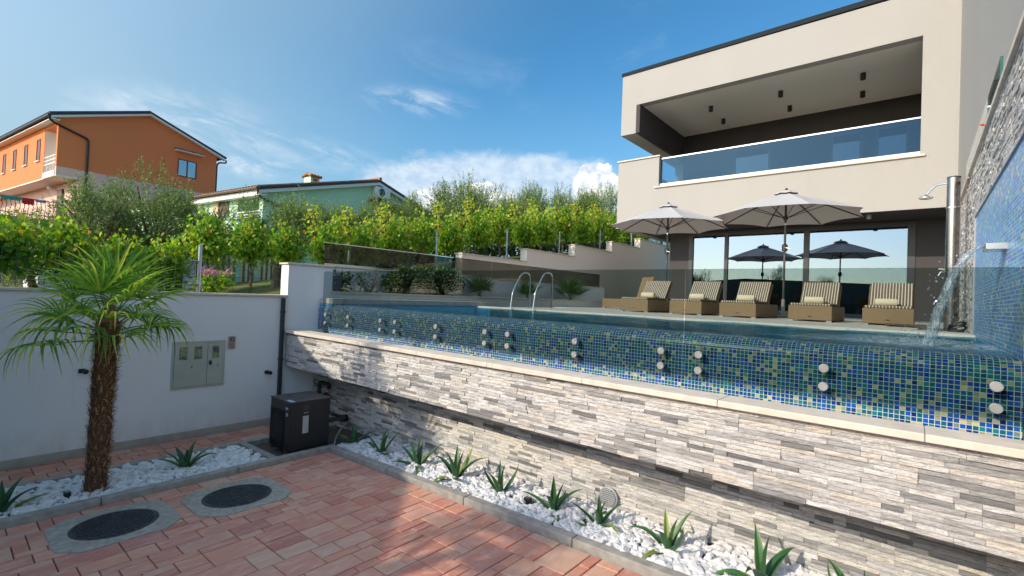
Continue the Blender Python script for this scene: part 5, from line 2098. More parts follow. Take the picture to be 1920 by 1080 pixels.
for (s_, e_) in (((-0.30, 3.80), (6, 5.49)), ((12.35, 3.80), (6, 5.49))):
    roof_slab(m, GO, s_[0], s_[1], e_[0], e_[1], -0.24, 0.0, 0.145)
m.fbox(FG, -0.30, -0.001, -0.24, BG, 3.72, 3.80)
m.fbox(FG, -0.32, -0.301, -0.24, BG, 3.72, 3.93)
m.build('eaves', M_white_paint, gh)
m = MB()
m.tube([lp(GO, -0.42, -0.28, 3.99), lp(GO, -0.42, BG, 3.99)], 0.06, 8)
m.tube(elbowed([lp(GO, -0.38, -0.22, 3.98), lp(GO, -0.30, -0.15, 3.72), lp(GO, 0.0, -0.07, 3.62), lp(GO, 3.2, -0.06, 2.75), lp(GO, 3.2, -0.06, 0.5)], 0.12), 0.05, 8)
m.build('gutter', plain('brown_gutter', (0.12, 0.075, 0.05), 0.5), gh)
m = MB()
m.fbox(FG, 2.40, 2.86, 0.35, 0.85, 4.3, 5.16)
ch = m.build('chimney', M_green, rf)
m = MB()
for k in range(4):
    m.tube([lp(GO, 2.39 + k * 0.16, 0.25, 5.20), lp(GO, 2.39 + k * 0.16, 0.6, 5.31), lp(GO, 2.39 + k * 0.16, 0.95, 5.20)], 0.075, 7)
m.fbox(FG, 2.52, 2.74, 0.345, 0.349, 4.98, 5.10)
m.build('chimney_cap', M_terra, ch)
t = thing('air_conditioner', 'white outdoor air conditioner unit on the green gable wall', 'air conditioner', lp(GO, 6.2, -0.2, 4.85))
MB().fbox(FG, 5.72, 6.66, -0.34, -0.02, 4.86, 5.36).build('casing', M_white_paint, t, bevel=0.01)
cc = lp(GO, 6.08, -0.342, 5.11)
MB().lathe(cc, [(0.20, 0), (0.20, 0.012), (0.17, 0.016), (0.03, 0.012)], 22, axis=(-WV_[0], -WV_[1], 0)).build('fan_grille', M_anth, t)
MB().fbox(FG, 5.75, 6.6, -0.30, -0.003, 4.80, 4.857).build('bracket', M_galv, t)
m = MB()
m.hexa([lp(GO, 5.5, -0.85, 4.32), lp(GO, 8.3, -0.85, 4.32), lp(GO, 8.3, -0.002, 4.62), lp(GO, 5.5, -0.002, 4.62), lp(GO, 5.5, -0.85, 4.36), lp(GO, 8.3, -0.85, 4.36), lp(GO, 8.3, -0.002, 4.66), lp(GO, 5.5, -0.002, 4.66)])
aw = m.build('side_awning', plain('brown_fascia', (0, 0, 0)), gh)
m = MB()
for k in range(18):
    a = 5.56 + k * 0.158
    m.tube([lp(GO, a, -0.9, 4.37), lp(GO, a, -0.003, 4.69)], 0.055, 6)
m.build('awning_tiles', plain('red_clay', (0.24, 0.045, 0.03), 0.8, var=0.3), aw)
window(gh, GO, 0, 0, 2.62, 3.45, 3.12, 3.75, M_wood, 'b', bars=0)
m = MB()
m.fbox(FG, -0.06, -0.001, 3.47, 3.95, 3.10, 3.77)
m.build('shutter', plain('shutter_beige', (0.58, 0.47, 0.28), 0.7), gh)
# slatted porch in front of the gable corner
po = MB()
for a in (-3.45, -1.28, -0.55 + 0.0, 0.98):
    po.fbox(FG, a, a + 0.14, -0.62, -0.50, -0.6, 1.25)
po.fbox(FG, -3.45, 1.12, -0.62, -0.50, 1.251, 1.50)
po.build('porch_frame', M_green, gh)
sl = MB()
tan = plain('porch_slats', (0.86, 0.68, 0.38), 0.7, var=0.08)
for (a0, a1) in ((-3.31, -1.28), (-1.14, -0.55), (-0.41, 0.98)):
    a = a0 + 0.03
    sl.fbox(FG, a0 + 0.002, a1 - 0.002, -0.59, -0.53, 1.15, 1.249)
    sl.fbox(FG, a0 + 0.002, a1 - 0.002, -0.59, -0.53, -0.6, 0.15)
    while a < a1 - 0.08:
        sl.fbox(FG, a, a + 0.085, -0.585, -0.535, 0.151, 1.149)
        a += 0.20
sl.build('porch_slats', tan, gh)
m = MB()
m.fbox(FG, -3.45, 1.12, -0.495, -0.40, -0.6, 1.25)
m.build('porch_interior', M_interior, gh)
# grey outbuilding glimpsed between the vines
t = thing('outbuilding', 'low grey outbuilding with a brown door glimpsed behind the palm', 'shed', (-17.5, 3.6, -0.3))
MB().box(-20.5, -17.2, 1.6, 5.6, -0.5, 1.25).build('wall', M_white, t)
MB().box(-17.199, -17.15, 4.15, 4.75, -0.3, 0.95).build('door', M_brown, t)
MB().box(-20.7, -16.9, 1.4, 5.8, 1.26, 1.36).build('roof', M_slate, t)

# unseen block added near left, shaped to throw the long shadow over the drive
nb = thing('shadow_block', 'unseen block added on the sunny side to shade the driveway', 'house', (-6, -9, -2.0))
e = Vector((1, -0.94, 0)).normalized()
nrm = Vector((-0.94, -1, 0)).normalized()
hw = 1.6
beta = -0.60 + 0.42 * 0.36
s0 = Vector((-6.6 + (hw + 0.6 - beta * (-3.0 - 3.13)) / -0.42, -3.0, 0))
p0 = s0 - e * 3.6
p1 = s0 + e * 11.0
m = MB()
m.prism([(p0.x, p0.y, -2.3), (p1.x, p1.y, -2.3), (p1.x + nrm.x * 6, p1.y + nrm.y * 6, -2.3), (p0.x + nrm.x * 6, p0.y + nrm.y * 6, -2.3)], (0, 0, hw + 2.25))
m.build('wall', plain('shadow_block_render', (0.22, 0.20, 0.17), 0.9), nb)
m = MB()
m.prism([(p0.x, p0.y, hw - 0.049), (p1.x, p1.y, hw - 0.049), (p1.x + nrm.x * 6, p1.y + nrm.y * 6, hw - 0.049), (p0.x + nrm.x * 6, p0.y + nrm.y * 6, hw - 0.049)], (0, 0, 0.05))
m.build('roof', M_terra, nb)

# ------------------------------------------------------------------ vegetation
def leaves_mesh(name, mat, parent, centers, dirs, ups, length, width, tints, shape='lance', fold=0.0, origin=None):
    """one small folded leaf per centre; numpy"""
    C, D, U = np.asarray(centers, float), np.asarray(dirs, float), np.asarray(ups, float)
    D /= np.linalg.norm(D, axis=1, keepdims=True) + 1e-9
    S = np.cross(D, U)
    S /= np.linalg.norm(S, axis=1, keepdims=True) + 1e-9
    Nn = np.cross(S, D)
    n = len(C)
    L = np.asarray(length, float).reshape(-1, 1) * np.ones((n, 1))
    W = np.asarray(width, float).reshape(-1, 1) * np.ones((n, 1))
    if shape == 'lance':
        tpl = [(0, 0, 0), (0.35, 0.5, 0.08), (1, 0, -0.06), (0.35, -0.5, 0.08)]
        F = [(0, 3, 2, 1)]
    elif shape == 'vine':
        tpl = [(0, 0, 0), (-0.10, 0.34, .06), (0.28, 0.30, .03), (0.42, 0.52, .08), (0.62, 0.24, .02), (1.0, 0.0, -.12), (0.62, -0.24, .02), (0.42, -0.52, .08), (0.28, -0.30, .03), (-0.10, -0.34, .06)]
        F = [(0, 1, 2, 3, 4, 5), (0, 5, 6, 7, 8, 9)]
    else:
        tpl = [(0, 0, 0), (0.4, 0.42, .05), (0.8, 0.3, .02), (1, 0, -.05), (0.8, -0.3, .02), (0.4, -0.42, .05)]
        F = [(0, 1, 2, 3), (0, 3, 4, 5)]
    k = len(tpl)
    V = np.zeros((n, k, 3))
    for i, (a, b, c) in enumerate(tpl):
        V[:, i] = C + D * L * a + S * W * b + Nn * W * c
    o3 = ORG[parent.name] if parent is not None else Vector(origin or (0, 0, 0))
    V = V.reshape(-1, 3) - np.array(o3)
    faces = []
    sizes = []
    for fc in F:
        faces.append(np.array(fc)[None, :] + (np.arange(n) * k)[:, None])
        sizes.append(len(fc))
    me = bpy.data.meshes.new(name)
    me.vertices.add(len(V))
    me.vertices.foreach_set('co', V.ravel())
    loops = np.concatenate([f.ravel() for f in faces])
    ls = np.concatenate([np.full(n, s) for s in sizes])
    st_ = np.concatenate([[0], np.cumsum(ls)[:-1]])
    me.loops.add(len(loops))
    me.loops.foreach_set('vertex_index', loops.astype(np.int32))
    me.polygons.add(len(ls))
    me.polygons.foreach_set('loop_start', st_.astype(np.int32))
    me.polygons.foreach_set('loop_total', ls.astype(np.int32))
    me.update(calc_edges=True)
    ca = me.color_attributes.new('tint', 'FLOAT_COLOR', 'CORNER')
    tt = np.concatenate([np.repeat(np.asarray(tints, float), s) for s in sizes])
    ca.data.foreach_set('color', np.stack([tt, tt, tt, np.ones_like(tt)], 1).ravel().astype(np.float32))
    me.materials.append(mat)
    ob = bpy.data.objects.new(name, me)
    COL.objects.link(ob)
    if parent is not None:
        ob.parent = parent
    else:
        ob.location = o3
    ORG[ob.name] = Vector(o3)
    return ob


def olive_tree(name, label, x, y, z0, height, rad, seed, dens=1.0, group='olive trees behind the vines'):
    rs = np.random.RandomState(seed)
    t = thing(name, label, 'tree', (x, y, z0), group)
    m = MB()
    tr_h = height * 0.32
    top = Vector((x + rs.uniform(-.15, .15), y + rs.uniform(-.15, .15), z0 + tr_h))
    m.tube([(x, y, z0 - 0.1), (x + 0.05, y, z0 + tr_h * .5), top], [0.11, 0.085, 0.07], 8)
    for k in range(7):
        a = k * 0.9 + rs.rand()
        e_ = Vector((x + math.cos(a) * rad * 0.55, y + math.sin(a) * rad * 0.55, z0 + height * rs.uniform(0.55, 0.85)))
        mid_ = (top + e_) / 2 + Vector((rs.uniform(-.1, .1), rs.uniform(-.1, .1), 0.1))
        m.tube([top, mid_, e_], [0.05, 0.03, 0.012], 6)
    m.build('trunk', M_bark, t, smooth=True)
    # clumps, then shoots, then paired leaves
    ncl = int(34 * dens)
    cz = z0 + height * 0.53
    C_, D_, U_, T_, Ls = [], [], [], [], []
    for c in range(ncl):
        v = rs.randn(3)
        v /= np.linalg.norm(v)
        r = rs.uniform(0.35, 0.95)
        cc_ = np.array([x, y, cz]) + v * np.array([rad, rad, height * 0.42]) * r
        cr = rs.uniform(0.18, 0.36) * rad
        nsh = int(44 * dens)
        bt = rs.uniform(-0.12, 0.12)
        for s_ in range(nsh):
            q = rs.randn(3)
            q /= np.linalg.norm(q)
            p = cc_ + q * cr * rs.uniform(0.3, 1.0)
            d = q * 0.55 + v * 0.35 + np.array([0, 0, 0.75]) + rs.randn(3) * 0.25
            d /= np.linalg.norm(d)
            ln = rs.uniform(0.16, 0.42)
            if p[2] > cz + height * 0.2 and rs.rand() < 0.4:
                ln *= 1.5
                d = d * 0.5 + np.array([0, 0, 0.8])
                d /= np.linalg.norm(d)
            nl = int(ln / 0.023)
            for k in range(nl):
                f = k / nl
                b = p + d * ln * f + np.array([0, 0, -0.06 * f * f])
                side = np.cross(d, rs.randn(3))
                side /= np.linalg.norm(side) + 1e-9
                C_.append(b)
                D_.append(d * 0.75 + side * 0.75)
                U_.append(rs.randn(3))
                T_.append(np.clip(0.5 + bt + rs.randn() * 0.2 + 0.1 * f, 0, 1))
                Ls.append(rs.uniform(0.042, 0.072))
    Ls = np.array(Ls)
    leaves_mesh('crown', M_olive, t, C_, D_, U_, Ls, Ls * 0.27, T_)
    return t


def place(proto, x, y, z, rz, s, label):
    return dup(proto, (x, y, z), rz, label, s)


OT = [olive_tree('olive_tree', 'broad bushy olive tree in front of the orange house gable', -13.2, 2.95, -0.3, 2.75, 1.25, 31, 1.25)]
T1_ = OT[0]
T2_ = olive_tree('olive_tree', 'olive tree with upright shoots at the right corner of the orange house', -13.4, 4.05, -0.25, 2.55, 1.0, 32, 1.0)
T3_ = olive_tree('olive_tree', 'rounded olive tree covering the left half of the green gable wall', -12.2, 5.35, 0.1, 2.15, 0.95, 33, 1.1)
place(T2_, -12.8, 2.0, -0.4, 1.3, 0.98, 'olive tree left of the broad one, beside the orange house downpipe')
place(T3_, -13.0, 1.15, -0.6, 2.2, 0.85, 'small olive tree under the orange house terrace')
place(T3_, -12.6, 6.75, 0.3, 0.7, 0.98, 'olive tree below the chimney end of the green gable')
place(T2_, -12.8, 7.9, 0.5, 2.6, 0.85, 'olive tree below the red awning of the green house')
place(T1_, -13.2, 9.3, 0.6, 4.0, 0.9, 'olive tree at the foot of the green house roof slope')
place(T2_, -13.4, 10.8, 0.8, 0.4, 1.08, 'slender olive tree right of the green house')
place(T3_, -13.0, 12.2, 1.0, 3.6, 1.42, 'olive tree below the left end of the cumulus clouds')
place(T1_, -13.6, 14.0, 1.15, 1.2, 1.18, 'olive tree midway between the green house and the villa')
place(T2_, -13.4, 15.9, 1.35, 5.1, 1.30, 'olive tree right of the midway one, with a low crown')
place(T1_, -13.8, 18.2, 1.5, 3.0, 1.40, 'tall spiky olive tree rising highest left of the villa')
place(T3_, -13.2, 20.6, 1.7, 4.4, 1.70, 'dense olive tree second nearest the villa')
place(T1_, -13.6, 23.6, 1.9, 2.1, 1.6, 'dense olive tree touching the villa corner')
place(T2_, -16.5, 20.0, 1.6, 1.7, 1.65, 'farther olive tree behind the tall spiky one')
place(T3_, -17.0, 26.5, 2.0, 0.2, 1.9, 'farther olive tree behind the one at the villa corner')
place(T2_, -11.3, 26.0, 2.2, 0.9, 1.45, 'olive tree seen through the gap under the balcony')
# trees outside the picture on the left: they show in the glass and dapple the stone wall
place(T1_, -11.5, -3.2, -0.6, 0.3, 1.0, 'olive tree left of the picture, nearest the boundary wall')
place(T3_, -15.0, -4.4, -0.6, 1.9, 1.3, 'olive tree left of the picture, second from the boundary wall')
place(T1_, -19.0, -6.0, -0.6, 3.1, 1.5, 'olive tree left of the picture, third from the boundary wall')
place(T2_, -24.0, -8.5, -0.6, 4.4, 1.9, 'olive tree left of the picture, farthest from the boundary wall')
olive_tree('olive_tree', 'slim olive tree by the boundary wall beyond the left of the picture', -6.42, -1.3, gz(-6.4), 4.35, 0.75, 36, 0.8)


def vine(label, x, y, z0, height, wx, wy, seed, nl=760, yellow=0.0, lo=0.32, jit=0.105):
    rs = np.random.RandomState(seed)
    t = thing('grape_vine', label, 'vine', (x, y, z0), 'vine row along the wall')
    m = MB()
    hb = height * 0.42
    pts = [(x, y, z0 - 0.05), (x + rs.uniform(-.05, .05), y + rs.uniform(-.08, .08), z0 + hb * 0.5), (x + rs.uniform(-.05, .05), y + rs.uniform(-.1, .1), z0 + hb)]
    m.tube(pts, [0.028, 0.022, 0.018], 7)
    tips = []
    for k in range(12):
        e_ = Vector((x + rs.uniform(-wx, wx) * 0.8, y + rs.uniform(-wy, wy), z0 + height * (rs.uniform(lo, lo + 0.28) if k < 3 else rs.uniform(0.6, 1.02))))
        q = Vector(pts[-1])
        md = (q + e_) / 2 + Vector((0, rs.uniform(-.1, .1), rs.uniform(-0.05, .12)))
        m.tube([q, md, e_], [0.013, 0.009, 0.005], 5)
        tips.append((q, md, e_))
    m.build('trunk', M_bark, t, smooth=True)
    C_, D_, U_, T_, S_ = [], [], [], [], []
    bt = rs.uniform(-0.08, 0.08) + yellow
    for k in range(int(nl * 1.75)):
        ci = rs.randint(len(tips))
        q, md, e_ = tips[ci]
        f = rs.uniform(0.12, 1.02)
        b = np.array(q) * (1 - f) ** 2 + 2 * np.array(md) * f * (1 - f) + np.array(e_) * f * f
        b = b + rs.randn(3) * np.array([jit, jit, jit])
        # leaves hang with their faces outward
        out = np.array([rs.randn() * 0.6 + 0.35, rs.randn() * 0.6 - 0.35, rs.uniform(0.1, 0.9)])
        dd = np.array([rs.randn() * 0.5, rs.randn() * 0.5, -0.7])
        C_.append(b)
        D_.append(dd)
        U_.append(out)
        hgt = (b[2] - z0) / height
        T_.append(np.clip(0.44 + bt + ((ci * 37) % 11 - 5) * 0.035 + rs.randn() * 0.20 + (0.40 if rs.rand() < 0.03 * (1.6 - hgt) else 0) + 0.12 * hgt, 0, 1))
        S_.append(rs.uniform(0.045, 0.088))
    S_ = np.array(S_)
    leaves_mesh('foliage', M_vine, t, C_, D_, U_, S_, S_ * 1.05, T_, 'vine')
    return t


vl_spec = []
V1 = vine('grape vine at the far left edge above the second palm', -9.7, 0.45, -0.15, 0.95, 0.35, 0.42, 51, 900)
V2 = vine('grape vine left of the palm crown, below the terrace', -9.7, 1.15, -0.15, 0.98, 0.35, 0.42, 52, 900)
V3 = vine('grape vine left of the slatted porch with bare twisted stems', -9.5, 3.0, -0.1, 1.38, 0.35, 0.36, 53, 640, 0.05, 0.62, 0.10)
V4 = vine('yellowish grape vine just behind the smoked glass corner', -9.7, 5.3, 0.1, 1.5, 0.35, 0.45, 54, 1000, 0.10)
VS = [
    (V2, -9.8, 1.85, -0.2, 0.6, 0.88, 'low grape vine directly above the palm fronds'),
    (V1, -9.9, 2.45, -0.2, 2.8, 0.95, 'small grape vine right of the palm crown'),
    (V3, -9.6, 3.75, -0.1, 3.4, 1.05, 'grape vine above the slatted porch'),
    (V3, -9.8, 4.5, 0.0, 1.9, 0.95, 'grape vine above the end of the high white wall'),
    (V4, -9.8, 6.15, 0.15, 3.1, 1.04, 'grape vine over the first half of the smoked glass'),
    (V4, -9.9, 7.05, 0.3, 0.4, 1.08, 'grape vine over the middle of the smoked glass'),
    (V3, -9.7, 7.9, 0.5, 4.4, 1.12, 'grape vine above the start of the stepped wall'),
    (V4, -9.9, 8.9, 0.65, 5.2, 1.10, 'grape vine above the lowest wall step'),
    (V4, -9.8, 9.9, 0.9, 2.2, 1.12, 'grape vine above the right end of the lowest wall step'),
    (V3, -9.9, 11.0, 1.0, 0.9, 1.30, 'grape vine above the left end of the second wall step'),
    (V4, -9.8, 12.1, 1.15, 3.9, 1.16, 'grape vine above the middle of the second wall step'),
    (V4, -9.9, 13.2, 1.3, 5.9, 1.22, 'grape vine above the right end of the second wall step'),
    (V3, -9.9, 14.4, 1.45, 2.7, 1.42, 'grape vine above the left half of the third wall step'),
    (V4, -9.9, 15.6, 1.6, 1.0, 1.25, 'grape vine above the right half of the third wall step'),
    (V4, -10.0, 16.9, 1.8, 4.6, 1.25, 'grape vine above the left half of the fourth wall step'),
    (V3, -10.0, 18.2, 1.95, 0.2, 1.30, 'grape vine above the right half of the fourth wall step'),
    (V4, -10.0, 19.6, 2.1, 3.3, 1.10, 'grape vine above the top wall step beside the villa'),
    (V3, -10.0, 21.2, 2.25, 5.0, 1.05, 'last grape vine of the row, under the villa overhang'),
]
for (pr, x, y, z, rz, s, lab) in VS:
    place(pr, x, y, z, 0.5 * math.sin(rz * 3), s, lab)

# fence posts with wires
def post(x, y, zb, zt, label):
    t = thing('fence_post', label, 'fence post', (x, y, zb), 'galvanised posts along the vine row')
    MB().tube([(x, y, zb), (x, y, zt)], 0.026, 12).build('post', M_galv, t, smooth=True)
    MB().lathe((x, y, zt), [(0.031, 0), (0.031, 0.012), (0.015, 0.022)], 12).build('cap', M_rub, t)
    for z in (zt - 0.22, zt - 0.55):
        MB().box(x - 0.02, x + 0.02, y - 0.11, y - 0.02, z, z + 0.012).build('wire_bracket', M_galv, t)


post(-8.0, 2.42, -0.25, 0.55, 'grey fence post beside the pink hydrangea')
post(-8.4, 5.05, 0.0, 0.75, 'grey fence post behind the smoked glass corner')
post(-9.35, 8.05, 0.4, 1.52, 'grey fence post just left of the stepped wall')
post(-9.35, 10.75, 0.9, 1.93, 'grey fence post on the lowest wall step')
post(-9.35, 13.45, 1.2, 2.23, 'grey fence post on the second wall step')
post(-9.35, 16.15, 1.6, 2.65, 'grey fence post on the third wall step')
post(-9.35, 18.75, 2.0, 3.04, 'grey fence post on the fourth wall step')
t = thing('wire_fence', 'thin green wire mesh fence along the garden edge', 'fence', (-8.1, 2.4, -0.2))
m = MB()
for z in (-0.02, 0.10, 0.22, 0.34):
    m.tube([(-8.0, -1.0, z), (-8.0, 2.42, z), (-8.4, 5.05, z + 0.1)], 0.003, 4)
k = -1.0
while k < 2.4:
    m.tube([(-8.0, k, -0.2), (-8.0, k, 0.34)], 0.0025, 4)
    k += 0.12
m.build('wires', plain('green_wire', (0.05, 0.12, 0.08), 0.5), t)

# hydrangea by the post
def bush(name, label, cat, x, y, z0, rx, h, seed, mat, nl, size, flowers=0, shape='oval', stems=5):
    rs = np.random.RandomState(seed)
    t = thing(name, label, cat, (x, y, z0))
    m = MB()
    for k in range(stems):
        a = rs.uniform(0, 6.28)
        m.tube([(x, y, z0 - 0.03), (x + math.cos(a) * rx * 0.3, y + math.sin(a) * rx * 0.3, z0 + h * 0.4), (x + math.cos(a) * rx * 0.7, y + math.sin(a) * rx * 0.7, z0 + h * 0.8)], [0.014, 0.010, 0.004], 5)
    m.build('stems', M_bark, t)
    V = rs.randn(nl, 3)
    V /= np.linalg.norm(V, axis=1, keepdims=True)
    cl = rs.randn(9, 3)
    cl /= np.linalg.norm(cl, axis=1, keepdims=True)
    idx = rs.randint(9, size=nl)
    r = rs.uniform(0.15, 0.5, (nl, 1))
    P = np.array([x, y, z0 + h * 0.55]) + (cl[idx] * 0.6 + V * r) * np.array([rx, rx, h * 0.5])
    leaves_mesh('leaves', mat, t, P, V + rs.randn(nl, 3) * 0.5 + np.array([0, 0, -0.2]), rs.randn(nl, 3) * 0.5 + np.array([0, 0, 1]), rs.uniform(0.7, 1.2, nl) * size, rs.uniform(0.7, 1.2, nl) * size * 0.8, np.clip(0.5 + rs.randn(nl) * 0.22, 0, 1), shape)
    for k in range(flowers):
        a, rr_ = rs.uniform(0, 6.28), rs.uniform(0.2, 0.9)
        c = np.array([x + math.cos(a) * rx * rr_, y + math.sin(a) * rx * rr_, z0 + h * rs.uniform(0.7, 1.02)])
        W = rs.randn(60, 3)
        W /= np.linalg.norm(W, axis=1, keepdims=True)
        leaves_mesh('flower_head', M_flower, t, c + W * 0.045, np.cross(W, rs.randn(60, 3)), W, 0.022, 0.024, rs.rand(60), 'oval')
    return t


bush('hydrangea', 'pink flowering hydrangea beside the grey fence post', 'shrub', -8.25, 2.72, -0.2, 0.27, 0.42, 61, M_vine, 420, 0.07, 9)
bush('shrub', 'dark small-leaved shrub in the planter nearest the glass corner', 'shrub', -7.25, 4.15, -0.1, 0.26, 0.42, 62, M_bush, 800, 0.05)
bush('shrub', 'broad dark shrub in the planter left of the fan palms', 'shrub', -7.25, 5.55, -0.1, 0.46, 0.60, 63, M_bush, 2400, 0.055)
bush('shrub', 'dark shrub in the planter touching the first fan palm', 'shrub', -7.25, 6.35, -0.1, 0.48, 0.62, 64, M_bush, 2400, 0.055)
bush('shrub', 'thin open shrub with bare stems near the planter start', 'shrub', -7.25, 4.75, -0.1, 0.30, 0.48, 65, M_bush, 160, 0.045, stems=9)

# ------------------------------------------------------------------ palms
def fan_leaf_mesh(seed, petiole=0.36, R0=0.60, droop=0.5, nseg=17, spread=215, width=0.034):
    """one fan leaf pointing along +x from the origin; returns MB"""
    rs = random.Random(seed)
    m = MB()
    # petiole arcs slightly
    pts = [(petiole * k / 5, 0, 0.05 * math.sin(k / 5 * math.pi * 0.6)) for k in range(6)]
    m.tube(pts, [0.010, 0.009, 0.008, 0.007, 0.006, 0.006], 5, 0.55)
    c = Vector(pts[-1])
    for k in range(nseg):
        a = R_(-spread / 2 + spread * k / (nseg - 1)) + rs.uniform(-0.02, 0.02)
        ln = R0 * (0.78 + 0.22 * math.cos(a * 0.9)) * rs.uniform(0.9, 1.06)
        d = Vector((math.cos(a), math.sin(a), 0))
        s = Vector((-d.y, d.x, 0))
        n = 7
        dr = droop * rs.uniform(0.6, 1.35)
        tintv = min(1, max(0, 0.58 + rs.gauss(0, 0.18)))
        prev = None
        for i in range(n + 1):
            f = i / n
            # drooping tips
            r = ln * (f - 0.18 * dr * f ** 3)
            z = 0.06 * math.sin(f * 2.2) - dr * ln * max(0, f - 0.42) ** 2 * 1.9
            w = width * (0.35 + 1.2 * f if f < 0.5 else (1.0 - f) * 1.9 + 0.02)
            p = c + d * r + Vector((0, 0, z))
            fold = 0.30 * w
            row = (p + s * w / 2 + Vector((0, 0, fold)), p, p - s * w / 2 + Vector((0, 0, fold)))
            if prev:
                tv = min(1, tintv + (0.30 * (f - 0.75) / 0.25 if f > 0.75 else 0))
                b = len(m.v)
                m.v += [tuple(q) for q in prev + row]
                m.f += [(b, b + 1, b + 4, b + 3), (b + 1, b + 2, b + 5, b + 4)]
                m.c += [tv, tv]
            prev = row
    return m


LEAFM = []


def mesh_only(m, name, mat):
    o = m.build(name, mat)
    me = o.data
    bpy.data.objects.remove(o)
    return me


for sd, dr in ((1, 0.25), (2, 0.5), (3, 0.8), (4, 0.10)):
    LEAFM.append(mesh_only(fan_leaf_mesh(sd, droop=dr), 'leaf', M_palm))


LEAF_SHADED = []
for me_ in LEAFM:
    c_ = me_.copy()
    c_.materials[0] = M_bush  # darker leaf copy puts the wall's shade into the dwarf palms' colour
    LEAF_SHADED.append(c_)


def add_leaf(parent, base, az, el, roll, s, me):
    o = bpy.data.objects.new('leaf', me)
    COL.objects.link(o)
    o.parent = parent
    o.matrix_local = Matrix.Translation(Vector(base) - ORG[parent.name]) @ Matrix.Rotation(az, 4, 'Z') @ Matrix.Rotation(-el, 4, 'Y') @ Matrix.Rotation(roll, 4, 'X') @ Matrix.Diagonal((s, s, s, 1))
    return o


def fan_palm(label, x, y, z0, ztop, seed, n=44, s=1.0, group=None):
    rs = random.Random(seed)
    t = thing('palm_tree', label, 'palm tree', (x, y, z0), group)
    m = MB()
    H = ztop - z0
    rings = 26
    # fibrous trunk
    lean = (rs.uniform(-.03, .03), 0.03)
    for i in range(1):
        pts = [(x + lean[0] * f, y + lean[1] * f, z0 - 0.05 + (H + 0.05) * f) for f in [k / 10 for k in range(11)]]
        m.tube(pts, [0.070 + 0.005 * math.sin(k * 2.1) + 0.010 * (k / 10) for k in range(11)], 16, 0.18)
    for k in range(3200):
        f = rs.random()
        a = rs.uniform(0, 6.283)
        r = 0.070 + 0.011 * f + rs.uniform(-0.004, 0.008)
        c = Vector((x + lean[0] * f + r * math.cos(a), y + lean[1] * f + r * math.sin(a), z0 + H * f))
        d = Vector((math.cos(a) * rs.uniform(0.0, 0.6) - math.sin(a) * rs.gauss(0, 0.5), math.sin(a) * rs.uniform(0.0, 0.6) + math.cos(a) * rs.gauss(0, 0.5), rs.gauss(0.15, 0.55))).normalized()
        L_ = rs.uniform(0.02, 0.075)
        w = rs.uniform(0.002, 0.006)
        sd = Vector((-math.sin(a), math.cos(a), 0.3)) * w
        e_ = c + d * L_ + Vector((math.cos(a), math.sin(a), 0)) * 0.008
        m.face([c - sd, c + sd, e_], rs.random())
    # old leaf bases
    for k in range(170):
        f = (k + rs.random()) / 170
        a = k * 2.399
        r = 0.068 + 0.012 * f
        c = Vector((x + lean[0] * f + r * math.cos(a), y + lean[1] * f + r * math.sin(a), z0 + H * f))
        out = Vector((math.cos(a), math.sin(a), 0))
        sd = Vector((-out.y, out.x, 0)) * rs.uniform(0.006, 0.016)
        tip = c + out * rs.uniform(0.012, 0.035) + Vector((rs.uniform(-.01, .01), rs.uniform(-.01, .01), rs.uniform(0.03, 0.06)))
        m.face([c - sd - Vector((0, 0, 0.02)), c + sd - Vector((0, 0, 0.02)), tip + sd * 0.3, tip - sd * 0.3], 0.45 + 0.5 * rs.random())
    tc_ = Vector((x + lean[0], y + lean[1], z0 + H))
    m.tube([tc_ - Vector((0, 0, 0.02)), tc_ + Vector((0, 0, 0.08)), tc_ + Vector((0, 0, 0.20))], [0.078, 0.06, 0.02], 12, 0.6)
    m.build('trunk', M_fibre, t)
    top = Vector((x + lean[0], y + lean[1], ztop))
    for k in range(n):
        f = k / (n - 1)
        az = k * 2.39996 + rs.uniform(-0.15, 0.15)
        el = R_(68 - 78 * f ** 0.8) + rs.uniform(-0.12, 0.12)
        base = top + Vector((math.cos(az) * 0.05, math.sin(az) * 0.05, 0.10 - 0.26 * f))
        me = LEAFM[3] if f < 0.2 else (LEAFM[0] if f < 0.42 else (LEAFM[1] if f < 0.68 else LEAFM[2]))
        add_leaf(t, base, az, el, rs.uniform(-0.5, 0.5), s * rs.uniform(0.88, 1.08), me)
    return t


fan_palm('fan palm with a shaggy brown trunk standing in white pebbles', -5.35, 0.92, gz(-5.35), -0.36, 71, 24, 0.75)
fan_palm('second fan palm, only its frond tips reaching in at the left edge', -5.40, -0.95, gz(-5.4), -0.28, 72, 30, 0.85)
fan_palm('tall fan palm by the drive beyond the left of the picture', -4.05, -2.6, -1.9, 1.05, 73, 14, 0.95)


def low_fan(label, x, y, z0, seed, n, s):
    rs = random.Random(seed)
    t = thing('dwarf_palm', label, 'dwarf palm', (x, y, z0), 'dwarf fan palms in the planter')
    MB().tube([(x, y, z0 - 0.05), (x, y, z0 + 0.08)], [0.05, 0.04], 8, 0.4).build('stem', M_fibre, t)
    for k in range(n):
        az = k * 2.4 + rs.uniform(-.2, .2)
        el = R_(80 - 62 * k / n)
        add_leaf(t, (x, y, z0 + 0.05), az, el, rs.uniform(-.4, .4), s * rs.uniform(0.95, 1.25), LEAF_SHADED[3] if k % 2 else LEAF_SHADED[0])


low_fan('dwarf fan palm left of the pool ladder, first in the row', -7.2, 7.45, -0.09, 81, 11, 0.56)
low_fan('dwarf fan palm directly behind the pool ladder', -7.2, 9.1, -0.09, 82, 11, 0.52)
low_fan('dwarf fan palm right of the pool ladder, last in the row', -7.15, 10.9, -0.09, 83, 14, 0.68)

